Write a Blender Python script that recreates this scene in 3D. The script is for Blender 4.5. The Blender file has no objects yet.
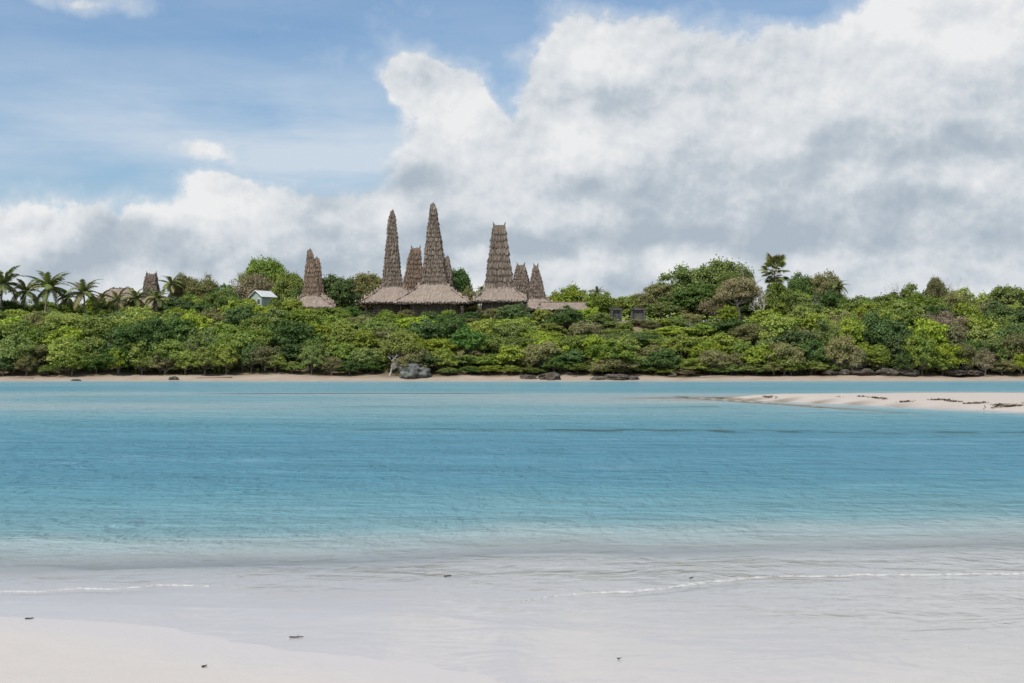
import bpy, math, random
import numpy as np
from mathutils import Vector, Matrix, noise as mnoise

# ------------------------------------------------------------------ camera / light
SC = bpy.context.scene
COL = SC.collection
F = 1422.0; PITCH = math.atan(21.5 / F); CH = 2.5
cam_d = bpy.data.cameras.new('camera'); cam = bpy.data.objects.new('camera', cam_d); COL.objects.link(cam)
cam_d.sensor_width = 36.0; cam_d.lens = 36.0 * F / 1024.0
cam_d.clip_start = 0.1; cam_d.clip_end = 9000
cam.location = (0, 0, CH); cam.rotation_euler = (math.radians(90) + PITCH, 0, 0)
SC.camera = cam
SC.view_settings.view_transform = 'Standard'; SC.view_settings.look = 'None'
SC.view_settings.exposure = 0.35; SC.view_settings.gamma = 1.0
try: SC.view_settings.use_curve_mapping = False
except Exception: pass

SUN_EL, SUN_AZ = 58.0, 215.0        # azimuth clockwise from +Y: sun behind the camera, to the left
se, sa = math.radians(SUN_EL), math.radians(SUN_AZ)
sdir = Vector((math.cos(se) * math.sin(sa), math.cos(se) * math.cos(sa), math.sin(se)))
sl = bpy.data.lights.new('sun', 'SUN'); sl.energy = 3.3; sl.angle = math.radians(0.6); sl.color = (1.0, 0.955, 0.88)
so = bpy.data.objects.new('sun', sl); COL.objects.link(so)
so.rotation_euler = (-sdir).to_track_quat('-Z', 'Y').to_euler()

# ---- node helper
class NT:
    def __init__(s, tree): s.t = tree; s.n = tree.nodes; s.l = tree.links
    def put(s, sock, v):
        if v is None: return
        if hasattr(v, 'is_linked') or isinstance(v, bpy.types.NodeSocket): s.l.new(v, sock)
        else: sock.default_value = v
    def m(s, op, a, b=None, c=None, clamp=False):
        n = s.n.new('ShaderNodeMath'); n.operation = op; n.use_clamp = clamp
        s.put(n.inputs[0], a); s.put(n.inputs[1], b); s.put(n.inputs[2], c); return n.outputs[0]
    def vm(s, op, a, b=None):
        n = s.n.new('ShaderNodeVectorMath'); n.operation = op
        s.put(n.inputs[0], a); s.put(n.inputs[1], b); return n.outputs[0]
    def comb(s, x, y, z):
        n = s.n.new('ShaderNodeCombineXYZ'); s.put(n.inputs[0], x); s.put(n.inputs[1], y); s.put(n.inputs[2], z); return n.outputs[0]
    def sep(s, v):
        n = s.n.new('ShaderNodeSeparateXYZ'); s.put(n.inputs[0], v); return n.outputs
    def noise(s, v, scale, detail=6, rough=0.55, dist=0.0):
        n = s.n.new('ShaderNodeTexNoise'); s.put(n.inputs['Vector'], v); n.inputs['Scale'].default_value = scale
        n.inputs['Detail'].default_value = detail; n.inputs['Roughness'].default_value = rough
        n.inputs['Distortion'].default_value = dist; return n.outputs[0], n.outputs[1]
    def sstep(s, v, a, b):
        n = s.n.new('ShaderNodeMapRange'); n.interpolation_type = 'SMOOTHSTEP'
        s.put(n.inputs[0], v); n.inputs[1].default_value = a; n.inputs[2].default_value = b; return n.outputs[0]
    def lin(s, v, a, b, c=0.0, d=1.0):
        n = s.n.new('ShaderNodeMapRange'); s.put(n.inputs[0], v)
        for i, q in enumerate((a, b, c, d)): n.inputs[1 + i].default_value = q
        return n.outputs[0]
    def mixc(s, f, a, b, blend='MIX'):
        n = s.n.new('ShaderNodeMix'); n.data_type = 'RGBA'; n.blend_type = blend
        s.put(n.inputs[0], f)
        for k, v in ((6, a), (7, b)):
            if isinstance(v, (tuple, list)): v = tuple(v) + (1,) if len(v) == 3 else v
            s.put(n.inputs[k], v)
        return n.outputs[2]
    def bump(s, h, strength=0.5, dist=0.1, normal=None):
        n = s.n.new('ShaderNodeBump'); n.inputs['Strength'].default_value = strength
        n.inputs['Distance'].default_value = dist; s.put(n.inputs['Height'], h)
        if normal is not None: s.put(n.inputs['Normal'], normal)
        return n.outputs[0]
    def ramp(s, f, stops):
        n = s.n.new('ShaderNodeValToRGB'); e = n.color_ramp.elements
        while len(e) < len(stops): e.new(0.5)
        for i, (p, c) in enumerate(stops): e[i].position = p; e[i].color = tuple(c) + (1,)
        s.put(n.inputs[0], f); return n.outputs[0]
    def attr(s, name):
        n = s.n.new('ShaderNodeAttribute'); n.attribute_name = name; return n.outputs['Fac']

# ---- world: daylight sky and the day's clouds, laid out by compass direction and elevation
W = bpy.data.worlds.new('World'); SC.world = W; W.use_nodes = True
wt = NT(W.node_tree); W.node_tree.nodes.clear()
sky = wt.n.new('ShaderNodeTexSky'); sky.sky_type = 'NISHITA'; sky.sun_disc = False
sky.sun_elevation = se; sky.sun_rotation = sa; sky.altitude = 0; sky.air_density = 1.0; sky.dust_density = 1.6; sky.ozone_density = 1.5
tc = wt.n.new('ShaderNodeTexCoord').outputs['Generated']
x, y, z = wt.sep(tc)[0:3]
P = wt.comb(x, y, wt.m('MULTIPLY', z, 1.15))
AZ = wt.m('MULTIPLY', wt.m('ARCTAN2', x, y), 180 / math.pi)
EL = wt.m('MULTIPLY', wt.m('ARCSINE', z), 180 / math.pi)
_, w1 = wt.noise(P, 7.5, 4, 0.6)
_, w2 = wt.noise(P, 26.0, 5, 0.6)
wa = wt.sep(wt.vm('SUBTRACT', w1, (0.5, 0.5, 0.5))); wb = wt.sep(wt.vm('SUBTRACT', w2, (0.5, 0.5, 0.5)))
U = wt.m('ADD', AZ, wt.m('ADD', wt.m('MULTIPLY', wa[0], 5.0), wt.m('MULTIPLY', wb[0], 1.6)))
V = wt.m('ADD', EL, wt.m('ADD', wt.m('MULTIPLY', wa[1], 2.6), wt.m('MULTIPLY', wb[1], 1.3)))
def deg(px, py):
    a = math.atan((px - 512) / F)
    e = math.atan(math.tan(PITCH + math.atan((341.5 - py) / F)) * math.cos(a))
    return math.degrees(a), math.degrees(e)
PXD = math.degrees(1 / F)
def blob(px, py, rx, ry, amp):
    a, e = deg(px, py)
    du = wt.m('MULTIPLY', wt.m('SUBTRACT', U, a), 1 / (rx * PXD))
    dv = wt.m('MULTIPLY', wt.m('SUBTRACT', V, e), 1 / (ry * PXD))
    r2 = wt.m('MULTIPLY_ADD', du, du, wt.m('MULTIPLY', dv, dv))
    return wt.m('MULTIPLY', wt.m('EXPONENT', wt.m('MULTIPLY', r2, -1.0)), amp)
def blobs(lst):
    s = 0.0
    for b in lst: s = wt.m('ADD', s, blob(*b))
    return s
COVER = [  # px, py, rx, ry, weight
    (770, 150, 250, 110, 1.2), (600, 70, 75, 55, 0.95), (900, 95, 120, 95, 0.9), (960, 10, 80, 75, 0.9), (1080, 60, 100, 200, 0.8), (690, 75, 80, 45, 0.55),
    (560, 200, 130, 80, 1.1), (450, 240, 130, 70, 1.0), (448, 96, 54, 44, 1.1), (412, 72, 36, 22, 0.75), (490, 130, 40, 30, 0.4), (470, 160, 60, 36, 0.8), (890, 245, 130, 50, 0.6),
    (90, 262, 190, 46, 1.45), (250, 255, 120, 55, 1.0), (300, 225, 90, 34, 0.36), (208, 184, 44, 14, 0.85), (190, 150, 40, 16, 1.0), (230, 205, 34, 14, 0.4),
    (75, -4, 80, 12, 0.75), (-80, 270, 110, 90, 1.1), (512, 325, 1200, 55, 1.2),
]
BLUE = [(508, 100, 18, 34, 0.7), (372, 125, 26, 40, 0.35), (505, 25, 30, 44, 0.7), (790, 2, 80, 24, 0.8), (620, 5, 34, 12, 0.5), (270, 120, 150, 40, 0.35), (520, 118, 14, 14, 0.25)]
nA, _ = wt.noise(P, 9.0, 7, 0.55)
nB, _ = wt.noise(wt.vm('ADD', P, (-0.018, -0.004, 0.026)), 9.0, 7, 0.55)
nF, _ = wt.noise(P, 38.0, 5, 0.62)
far = wt.m('MULTIPLY', wt.sstep(wt.m('ABSOLUTE', AZ), 22, 34), 0.62)
cov = wt.m('SUBTRACT', wt.m('ADD', blobs(COVER), far), blobs(BLUE))
covc = wt.m('MINIMUM', cov, 1.25)
dens = wt.m('ADD', covc, wt.m('ADD', wt.m('MULTIPLY', wt.m('SUBTRACT', nA, 0.5), 1.3), wt.m('MULTIPLY', wt.m('SUBTRACT', nF, 0.5), 1.0)))
alpha = wt.sstep(dens, 0.36, 0.86)
# thin cirrus veil in the blue part
cz, _ = wt.noise(wt.comb(wt.m('MULTIPLY', x, 0.8), y, wt.m('MULTIPLY', z, 4.5)), 5.0, 5, 0.6)
veil = wt.m('MULTIPLY', wt.sstep(cz, 0.22, 0.72), wt.m('ADD', 0.26, wt.m('ADD', blob(120, 140, 300, 50, 0.6), blob(310, 160, 150, 60, 0.7))))
low = wt.sstep(wt.m('ABSOLUTE', EL), 9, 1)
veil = wt.m('MAXIMUM', veil, wt.m('MULTIPLY', low, 0.55))
alpha2 = wt.m('MAXIMUM', alpha, veil)
halo = wt.m('MULTIPLY', wt.sstep(dens, -0.15, 0.75), 0.62)
alpha2 = wt.m('MAXIMUM', alpha2, halo)
DARK = [
    (630, 98, 95, 16, 0.34), (570, 100, 40, 12, 0.12), (955, 150, 90, 18, 0.55), (800, 212, 110, 26, 0.52), (900, 245, 150, 18, 0.28),
    (556, 184, 34, 17, 0.42), (640, 240, 170, 15, 0.46), (500, 238, 70, 14, 0.32), (405, 180, 34, 16, 0.42), (390, 265, 120, 10, 0.28),
    (130, 238, 46, 15, 0.42), (35, 228, 24, 9, 0.30), (110, 266, 210, 14, 0.55), (240, 245, 60, 12, 0.26), (640, 165, 60, 14, 0.20), (770, 165, 90, 14, 0.22),
    (720, 120, 60, 12, 0.16), (860, 130, 60, 14, 0.20), (1000, 225, 60, 20, 0.20), (512, 292, 700, 8, 0.18), (320, 235, 60, 10, 0.2), (930, 205, 60, 14, 0.2),
]
LIGHT = [(590, 50, 70, 24, 0.18), (440, 80, 50, 30, 0.14), (930, 20, 110, 34, 0.08), (80, 205, 120, 16, 0.24), (470, 180, 60, 22, 0.12), (500, 262, 80, 10, 0.15),
         (700, 262, 200, 12, 0.12), (900, 70, 100, 30, 0.1), (200, 205, 60, 12, 0.15), (330, 210, 60, 14, 0.08)]
nG, _ = wt.noise(wt.vm('ADD', P, (-0.003, -0.001, 0.006)), 38.0, 5, 0.62)
lit = wt.m('ADD', wt.m('MULTIPLY', wt.m('SUBTRACT', nA, nB), 2.6), wt.m('MULTIPLY', wt.m('SUBTRACT', nF, nG), 0.9))
edge = wt.m('MULTIPLY', wt.m('SUBTRACT', 1.0, wt.sstep(dens, 0.45, 1.15)), 0.10)
br = wt.m('SUBTRACT', 0.66, wt.m('MULTIPLY', blobs(DARK), 1.05))
br = wt.m('ADD', br, wt.m('ADD', blobs(LIGHT), wt.m('ADD', lit, edge)))
n3, _ = wt.noise(P, 17.0, 6, 0.55)
br = wt.m('ADD', br, wt.m('MULTIPLY', wt.m('SUBTRACT', n3, 0.5), 0.26))
br = wt.m('ADD', br, 0.0, clamp=True)
ccol = wt.ramp(br, [(0.0, (0.33, 0.385, 0.44)), (0.30, (0.41, 0.455, 0.50)), (0.60, (0.53, 0.56, 0.59)), (1.0, (0.66, 0.665, 0.67))])
ccol = wt.mixc(wt.m('MULTIPLY', wt.m('SUBTRACT', 1.0, alpha), 1.0), ccol, (0.46, 0.53, 0.61))
b1 = wt.n.new('ShaderNodeBackground'); wt.l.new(wt.mixc(1.0, sky.outputs[0], (0.82, 0.96, 1.06), 'MULTIPLY'), b1.inputs[0]); b1.inputs[1].default_value = 0.098
b2 = wt.n.new('ShaderNodeBackground'); wt.l.new(ccol, b2.inputs[0]); b2.inputs[1].default_value = 1.0
mx = wt.n.new('ShaderNodeMixShader'); wt.l.new(alpha2, mx.inputs[0]); wt.l.new(b1.outputs[0], mx.inputs[1]); wt.l.new(b2.outputs[0], mx.inputs[2])
W.cycles.sampling_method = 'MANUAL'; W.cycles.sample_map_resolution = 256
SC.cycles.use_adaptive_sampling = True; SC.cycles.adaptive_threshold = 0.02; SC.cycles.max_bounces = 5; SC.cycles.diffuse_bounces = 2; SC.cycles.glossy_bounces = 2; SC.cycles.transmission_bounces = 2; SC.cycles.transparent_max_bounces = 8
wo = wt.n.new('ShaderNodeOutputWorld'); wt.l.new(mx.outputs[0], wo.inputs[0])

# ------------------------------------------------------------------ helpers
R = random.Random(7)
NPR = np.random.default_rng(11)
def X_of(px, Y): return (px - 512) / F * Y
def Z_of(py, Y): return CH + math.tan(PITCH + math.atan((341.5 - py) / F)) * Y
def Y_of(py, z=0.0): return (CH - z) / -math.tan(PITCH + math.atan((341.5 - py) / F))
def ground_pt(px, py, z=0.0):
    Y = Y_of(py, z); return X_of(px, Y), Y

def new_mat(name):
    m = bpy.data.materials.new(name); m.use_nodes = True; m.node_tree.nodes.clear()
    t = NT(m.node_tree); o = t.n.new('ShaderNodeOutputMaterial'); return m, t, o
def pbsdf(t, o, col, rough=0.8, normal=None, spec=0.3):
    b = t.n.new('ShaderNodeBsdfPrincipled')
    if isinstance(col, tuple) and len(col) == 3: col = col + (1,)
    t.put(b.inputs['Base Color'], col); t.put(b.inputs['Roughness'], rough); b.inputs['Specular IOR Level'].default_value = spec
    if normal is not None: t.l.new(normal, b.inputs['Normal'])
    t.l.new(b.outputs[0], o.inputs[0]); return b

def mesh_obj(name, V, Fs, mat, parent=None, smooth=False):
    me = bpy.data.meshes.new(name)
    V = np.asarray(V, dtype=np.float32).reshape(-1, 3)
    if isinstance(Fs, np.ndarray):
        n, k = Fs.shape
        me.vertices.add(len(V)); me.vertices.foreach_set('co', V.ravel())
        me.loops.add(n * k); me.loops.foreach_set('vertex_index', Fs.ravel().astype(np.int32))
        me.polygons.add(n); me.polygons.foreach_set('loop_start', np.arange(0, n * k, k, dtype=np.int32))
        me.update(calc_edges=True)
    else:
        me.from_pydata([tuple(map(float, v)) for v in V], [], Fs); me.update()
    if smooth: me.polygons.foreach_set('use_smooth', [True] * len(me.polygons))
    if mat: me.materials.append(mat)
    o = bpy.data.objects.new(name, me); COL.objects.link(o)
    if parent: o.parent = parent
    return o
class MB:
    def __init__(s): s.v = []; s.f = []
    def add(s, vs, fs):
        k = len(s.v); s.v += [tuple(v) for v in vs]; s.f += [tuple(i + k for i in f) for f in fs]
    def box(s, c, d, rot=None):
        hx, hy, hz = d[0] / 2, d[1] / 2, d[2] / 2
        vs = [Vector((sx * hx, sy * hy, sz * hz)) for sz in (-1, 1) for sy in (-1, 1) for sx in (-1, 1)]
        if rot is not None: vs = [rot @ v for v in vs]
        s.add([v + Vector(c) for v in vs], [(0, 2, 3, 1), (4, 5, 7, 6), (0, 1, 5, 4), (2, 6, 7, 3), (0, 4, 6, 2), (1, 3, 7, 5)])
    def tube(s, pts, rad, n=7, cap=True):
        pts = [Vector(p) for p in pts]; vs = []
        for i, p in enumerate(pts):
            d = (pts[min(i + 1, len(pts) - 1)] - pts[max(i - 1, 0)]).normalized()
            a = d.orthogonal().normalized() if i == 0 else (a - d * a.dot(d)).normalized()
            b = d.cross(a); r = rad[i] if isinstance(rad, (list, tuple)) else rad
            for k in range(n):
                q = 2 * math.pi * k / n; vs.append(p + (a * math.cos(q) + b * math.sin(q)) * r)
        fs = [(i * n + k, i * n + (k + 1) % n, (i + 1) * n + (k + 1) % n, (i + 1) * n + k) for i in range(len(pts) - 1) for k in range(n)]
        if cap: fs += [tuple(range(n - 1, -1, -1)), tuple((len(pts) - 1) * n + k for k in range(n))]
        s.add(vs, fs)
    def build(s, name, mat, parent=None, smooth=False): return mesh_obj(name, s.v, s.f, mat, parent, smooth)
def tag(o, label=None, cat=None, group=None, kind=None):
    if label: o['label'] = label
    if cat: o['category'] = cat
    if group: o['group'] = group
    if kind: o['kind'] = kind
    return o
def empty(name, loc, rz=0.0, scale=(1, 1, 1)):
    o = bpy.data.objects.new(name, None); COL.objects.link(o); o.location = loc; o.rotation_euler = (0, 0, rz); o.scale = scale
    o.empty_display_size = 0.5; return o
def part_copy(src, parent, name=None):
    c = src.copy(); COL.objects.link(c); c.parent = parent
    for g in list(src.children):
        d = g.copy(); COL.objects.link(d); d.parent = c
    return c
def sst(a, b, v):
    t = np.clip((np.asarray(v, float) - a) / (b - a), 0, 1); return t * t * (3 - 2 * t)
# smooth value noise in numpy
_tab = NPR.random((256, 256))
def vn(x, y):
    x = np.asarray(x, float); y = np.asarray(y, float)
    xi = np.floor(x).astype(int); yi = np.floor(y).astype(int); fx = x - xi; fy = y - yi
    fx = fx * fx * (3 - 2 * fx); fy = fy * fy * (3 - 2 * fy)
    g = lambda a, b: _tab[a % 256, b % 256]
    return (g(xi, yi) * (1 - fx) + g(xi + 1, yi) * fx) * (1 - fy) + (g(xi, yi + 1) * (1 - fx) + g(xi + 1, yi + 1) * fx) * fy - 0.5

# ------------------------------------------------------------------ terrain
DL = [ground_pt(0, 612), ground_pt(230, 640), ground_pt(400, 661), ground_pt(520, 683)]
def dry_dist(X, Y):       # how far inland of the near waterline (positive = dry)
    lx = [-60, -12, DL[0][0], DL[1][0], DL[2][0], DL[3][0], 4, 12, 60]
    ly = [24, 16.8, DL[0][1], DL[1][1], DL[2][1], DL[3][1], 8.6, 6.0, 0]
    return (np.interp(X, lx, ly) - Y) * 0.85 + vn(X * 0.7, Y * 0.7 + 5) * 0.25
def shore_Y(X): return 199 + 3.0 * vn(X * 0.05, X * 0 + 3.3) + 1.2 * vn(X * 0.2, X * 0 + 9) + 9 * sst(45, 95, X)
def bar_mask(X, Y, wide=False):       # height of the sand bar to the right, relative
    u = X - 14.0
    uc = np.clip(u, 0, 60); c = 101 - 0.78 * uc; hw = 4.5 + 31 * sst(0, 24, u)
    q = (Y - c) / hw
    front = (sst(-1.9, -1.0, q) * (1 - sst(0.9, 1.3, q))) if wide else (sst(-1.12, -0.40, q) * (1 - sst(0.55, 1.1, q)))
    if wide: return front * sst(-9, -1, u)
    return front * sst(-1.0, 5.5, u + 1.5 * vn(Y * 0.25, X * 0.1))
def terr(X, Y):
    X = np.asarray(X, float); Y = np.asarray(Y, float)
    s = np.minimum(dry_dist(X, Y), 9.0)
    near = np.where(s > 0, 0.022 * s + 0.0075 * s * s, 0.010 * s)
    near = np.maximum(near, -0.05) + 0.010 * vn(X * 0.5, Y * 0.9)
    e = np.interp(X, [-60, -6.2, -3.8, -1.2, 0, 1.8, 3.8, 7, 60], [16.5, 17.4, 17.7, 18.3, 19.2, 18.8, 19.4, 19.8, 26]) + 0.7 * vn(X * 0.9, Y * 0.5)
    near = near - 0.06 * sst(e - 4.5, e + 2.0, Y) - 0.5 * sst(e - 1.0, e + 6.0, Y) - 1.5 * sst(e + 1, 36, Y)
    # shoal (pale band), sand bar, channel
    near = near + (2.3 - 0.2 * sst(-40, 0, -X)) * sst(38, 84, Y) * 1.0 * (1 - 0.4 * sst(116, 132, Y + 4 * vn(X * 0.06, Y * 0.04))) * (0.8 + 0.35 * vn(X * 0.04 + 3, Y * 0.05))
    near = np.where(Y > 50, np.minimum(near, -0.11 - 0.22 * np.clip(vn(X * 0.09 + 5, Y * 0.10) + 0.15, 0, 1) - 0.25 * (1 - sst(60, 84, Y))), near)
    near = near + 0.10 * sst(-4, 6, X) * (1 - sst(60, 90, X)) * np.exp(-((Y - 92) / 16.0) ** 2)
    b2 = bar_mask(X, Y, True); near = near * (1 - b2) + np.maximum(near, -0.10) * b2
    b = bar_mask(X, Y)
    near = near * (1 - b) + (0.30 + 0.10 * vn(X * 0.2, Y * 0.2)) * b + 0
    # slightly submerged wet spit left of the bar
    sp = sst(10.5, 13.5, X + 1.2 * vn(Y * 0.3, X)) * (1 - sst(17.5, 20, X)) * np.exp(-((Y - (105 - 4.4 * (X - 12.5))) / (5.5 + 2.2 * vn(X * 0.6, Y * 0.2))) ** 2)
    near = np.maximum(near, -0.6 + 0.67 * np.clip(sp, 0, 1) * (near < 0.0) + 0 * near - 9 * (sp < 0.02))
    sY = shore_Y(X); t = Y - sY
    land = np.interp(t, [-30, -3, 0, 3, 6.0, 12, 21, 31, 37, 60, 140, 4000], [-0.85, -0.35, 0, 0.42, 0.85, 2.4, 5.2, 8.0, 9.3, 9.6, 8, 6])
    land = land + (t > 3) * (0.5 * vn(X * 0.12, Y * 0.12))
    mound = np.exp(-((X - 20.5) / 6.0) ** 4) * np.exp(-((Y - 232) / 4.5) ** 2) * 1.0
    land = land + mound
    w = sst(-30, -4, t)
    h = near * (1 - w) + land * w
    return np.where(Y < -2, h * 1.0, h)
def axis(segs):
    out = [segs[0][0]]
    for a, b, st in segs:
        v = a
        while v < b - 1e-6: v = min(b, v + st); out.append(v)
    return np.array(sorted(set(np.round(out, 4))))
XA = axis([(-4000, -600, 400), (-600, -200, 50), (-200, -110, 9), (-110, -16, 1.6), (-16, 16, 0.5), (16, 110, 1.6), (110, 200, 9), (200, 600, 50), (600, 4000, 400)])
YA = axis([(-400, -40, 60), (-40, 0, 3), (0, 30, 0.4), (30, 60, 1.2), (60, 130, 0.9), (130, 190, 4), (190, 262, 1.3), (262, 400, 12), (400, 1000, 100), (1000, 5000, 500)])
def grid(name, XA, YA, zf, mat):
    GX, GY = np.meshgrid(XA, YA); Z = zf(GX, GY)
    V = np.stack([GX, GY, Z], -1).reshape(-1, 3); nx = len(XA); ny = len(YA)
    i, j = np.meshgrid(np.arange(nx - 1), np.arange(ny - 1)); a = (j * nx + i).ravel()
    Fq = np.stack([a, a + 1, a + nx + 1, a + nx], -1)
    return mesh_obj(name, V, Fq, mat, None, True), GX, GY, Z
def set_attr(o, name, vals):
    a = o.data.attributes.new(name, 'FLOAT', 'POINT'); a.data.foreach_set('value', np.asarray(vals, np.float32).ravel())

m_ground, t, o = new_mat('sand_and_soil')
geo = t.n.new('ShaderNodeNewGeometry').outputs['Position']; gx, gy, gz = t.sep(geo)[0:3]
fine, _ = t.noise(geo, 55, 4, 0.7); mid, _ = t.noise(geo, 3.0, 5, 0.6); big, _ = t.noise(geo, 0.4, 4, 0.6)
dry = t.mixc(mid, (0.415, 0.385, 0.360), (0.475, 0.445, 0.420))
dry = t.mixc(t.lin(fine, 0.35, 0.7, 0.0, 0.28), dry, (0.35, 0.32, 0.295))
speck, _ = t.noise(geo, 140, 2, 0.6)
dry = t.mixc(t.m('MULTIPLY', t.sstep(speck, 0.70, 0.76), 0.5), dry, (0.28, 0.22, 0.19))
wetm = t.m('SUBTRACT', 1.0, t.sstep(t.m('ADD', gz, t.m('MULTIPLY', t.m('SUBTRACT', mid, 0.5), 0.02)), 0.005, 0.05))
sandc = t.mixc(t.m('MULTIPLY', wetm, 0.85), dry, (0.46, 0.43, 0.42))
farm = t.sstep(gy, 60, 75)
sandc = t.mixc(t.m('MULTIPLY', farm, 0.35), sandc, (0.34, 0.265, 0.20))
# wet dark tip of the bar
tipm = t.attr('tip')
sandc = t.mixc(tipm, sandc, (0.14, 0.115, 0.07))
sandc = t.mixc(t.m('MULTIPLY', t.sstep(gy, 140, 150), t.lin(big, 0.3, 0.7, 0.55, 0.95)), sandc, (0.27, 0.205, 0.15))
soiln, _ = t.noise(geo, 1.3, 6, 0.65)
soil = t.mixc(soiln, (0.075, 0.058, 0.035), (0.16, 0.125, 0.075))
soil = t.mixc(t.m('MULTIPLY', t.sstep(soiln, 0.55, 0.7), 0.8), soil, (0.10, 0.13, 0.045))
soil = t.mixc(t.attr('pale'), soil, t.mixc(soiln, (0.12, 0.10, 0.05), (0.24, 0.20, 0.13)))
colr = t.mixc(t.attr('land'), sandc, soil)
hb = t.m('ADD', t.m('MULTIPLY', fine, 0.15), mid)
b = pbsdf(t, o, colr, t.m('MAXIMUM', t.m('SUBTRACT', 0.9, t.m('MULTIPLY', wetm, 0.5)), t.m('MULTIPLY', tipm, 0.95)), t.bump(hb, 0.35, 0.03), 0.25)
ground, GX, GY, GZ = grid('ground', XA, YA, terr, m_ground)
tt = GY - shore_Y(GX)
set_attr(ground, 'land', sst(3.2, 6.0, tt + 3.5 * vn(GX * 0.35, GY * 0.5)))
set_attr(ground, 'pale', np.exp(-((GX - 20.5) / 7.5) ** 4) * np.exp(-((GY - 229.5) / 4.5) ** 2))
set_attr(ground, 'tip', 0.9 * sst(-0.12, -0.02, GZ) * (1 - sst(0.03, 0.12, GZ)) * (GY > 72) * (GY < 125) * (1 - sst(19, 26, GX)) * sst(9, 11, GX))
tag(ground, kind='structure')

# ------------------------------------------------------------------ water
m_water, t, o = new_mat('sea_water')
geo = t.n.new('ShaderNodeNewGeometry').outputs['Position']; gx, gy, gz = t.sep(geo)[0:3]
dep = t.attr('depth'); dark_water = t.attr('dark_water')
wn, _ = t.noise(t.comb(t.m('MULTIPLY', gx, 0.35), gy, 0.0), 0.16, 6, 0.6)
dn = t.m('ADD', dep, t.m('MULTIPLY', t.m('SUBTRACT', wn, 0.5), t.m('MULTIPLY', dep, 0.9)))
body = t.ramp(t.m('MULTIPLY', dn, 0.5), [(0.0, (0.52, 0.52, 0.515)), (0.04, (0.52, 0.545, 0.545)), (0.11, (0.36, 0.44, 0.45)), (0.28, (0.170, 0.300, 0.335)), (0.65, (0.096, 0.234, 0.290)), (1.0, (0.078, 0.208, 0.280))])
body = t.mixc(dark_water, body, (0.03, 0.060, 0.050))  # rip line's dark ripple faces painted into body colour, with seagrass and wet spit
# ripples: wind chop at several sizes, crests mostly across the view
def rip(sx, sy, sc, det, ro, dist=0.0):
    return t.noise(t.comb(t.m('MULTIPLY', gx, sx), t.m('MULTIPLY', gy, sy), 0.0), sc, det, ro, dist)[0]
r1 = rip(0.75, 1.0, 1.1, 4, 0.6, 0.8); r2 = rip(0.8, 1.0, 4.0, 5, 0.68, 0.6); r3 = rip(0.45, 1.0, 0.28, 4, 0.6, 0.5)
patch = t.lin(rip(0.3, 1.0, 0.12, 4, 0.6), 0.35, 0.65, 0.6, 1.15)
calm = t.lin(dep, 0.02, 0.40, 0.028, 1.0)
r4 = rip(1.7, 0.6, 3.2, 3, 0.6, 0.3); r5 = rip(1.0, 0.38, 1.0, 3, 0.6, 0.5)
hgt = t.m('ADD', t.m('ADD', t.m('MULTIPLY', r4, 0.13), t.m('MULTIPLY', r5, 0.42)), t.m('MULTIPLY', r1, 0.45))
hgt = t.m('ADD', hgt, t.m('ADD', t.m('MULTIPLY', r2, 0.13), t.m('MULTIPLY', r3, 0.9)))
hgt = t.m('MULTIPLY', hgt, t.m('MULTIPLY', calm, patch))
nrm = t.bump(hgt, 1.0, 1.0)
fr = t.n.new('ShaderNodeFresnel'); fr.inputs[0].default_value = 1.33; t.l.new(nrm, fr.inputs[1])
frm = t.m('MULTIPLY', fr.outputs[0], t.lin(dep, 0.05, 0.5, 0.85, 0.62))
gl = t.n.new('ShaderNodeBsdfGlossy'); gl.inputs['Roughness'].default_value = 0.07; t.l.new(nrm, gl.inputs['Normal'])
gl.inputs['Color'].default_value = (0.95, 0.97, 1.0, 1)
df = t.n.new('ShaderNodeBsdfDiffuse'); t.l.new(body, df.inputs[0])
hn = t.bump(hgt, 0.8, 1.0); t.l.new(hn, df.inputs['Normal'])
tr = t.n.new('ShaderNodeBsdfTransparent')
opq = t.m('MAXIMUM', t.m('SUBTRACT', 1.0, t.m('EXPONENT', t.m('MULTIPLY', dn, -5.0))), t.m('MULTIPLY', dark_water, 0.7))
trc = t.mixc(t.lin(dep, 0, 0.25), (1, 1, 1), (0.90, 0.97, 0.98)); t.l.new(trc, tr.inputs[0])
m1 = t.n.new('ShaderNodeMixShader'); t.put(m1.inputs[0], opq); t.l.new(tr.outputs[0], m1.inputs[1]); t.l.new(df.outputs[0], m1.inputs[2])
m2 = t.n.new('ShaderNodeMixShader'); t.put(m2.inputs[0], frm); t.l.new(m1.outputs[0], m2.inputs[1]); t.l.new(gl.outputs[0], m2.inputs[2])
t.l.new(m2.outputs[0], o.inputs[0])
WX = axis([(-4000, -600, 400), (-600, -130, 40), (-130, -24, 2.0), (-24, 24, 0.25), (24, 130, 2.0), (130, 600, 40), (600, 4000, 400)])
WY = axis([(-60, 6, 6), (6, 30, 0.12), (30, 60, 0.4), (60, 130, 0.9), (130, 260, 4), (260, 5000, 400)])
def wz(X, Y):
    a = sst(20, 32, Y) * (1 - sst(60, 100, Y)) * (np.abs(X) < 130)
    z = a * (0.05 * vn(X * 0.35 + 3 * vn(X * .2, Y * .3), Y * 1.3) + 0.025 * vn(X * 0.9 + 7, Y * 3.1))
    # low wash over the flats and the rip line farther out
    z = z + 0.06 * np.exp(-((Y - rip_Y(X)) / 0.9) ** 2) * sst(-12, -2, X) * (0.5 + vn(X * 0.9, Y * 0 + 2)) * 0.7
    return z
def rip_Y(X): return 53.0 - 0.14 * np.clip(X, -60, 60) + 1.2 * vn(X * 0.3, X * 0 + 1)
water, HX, HY, HZ = grid('water', WX, WY, wz, m_water)
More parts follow.
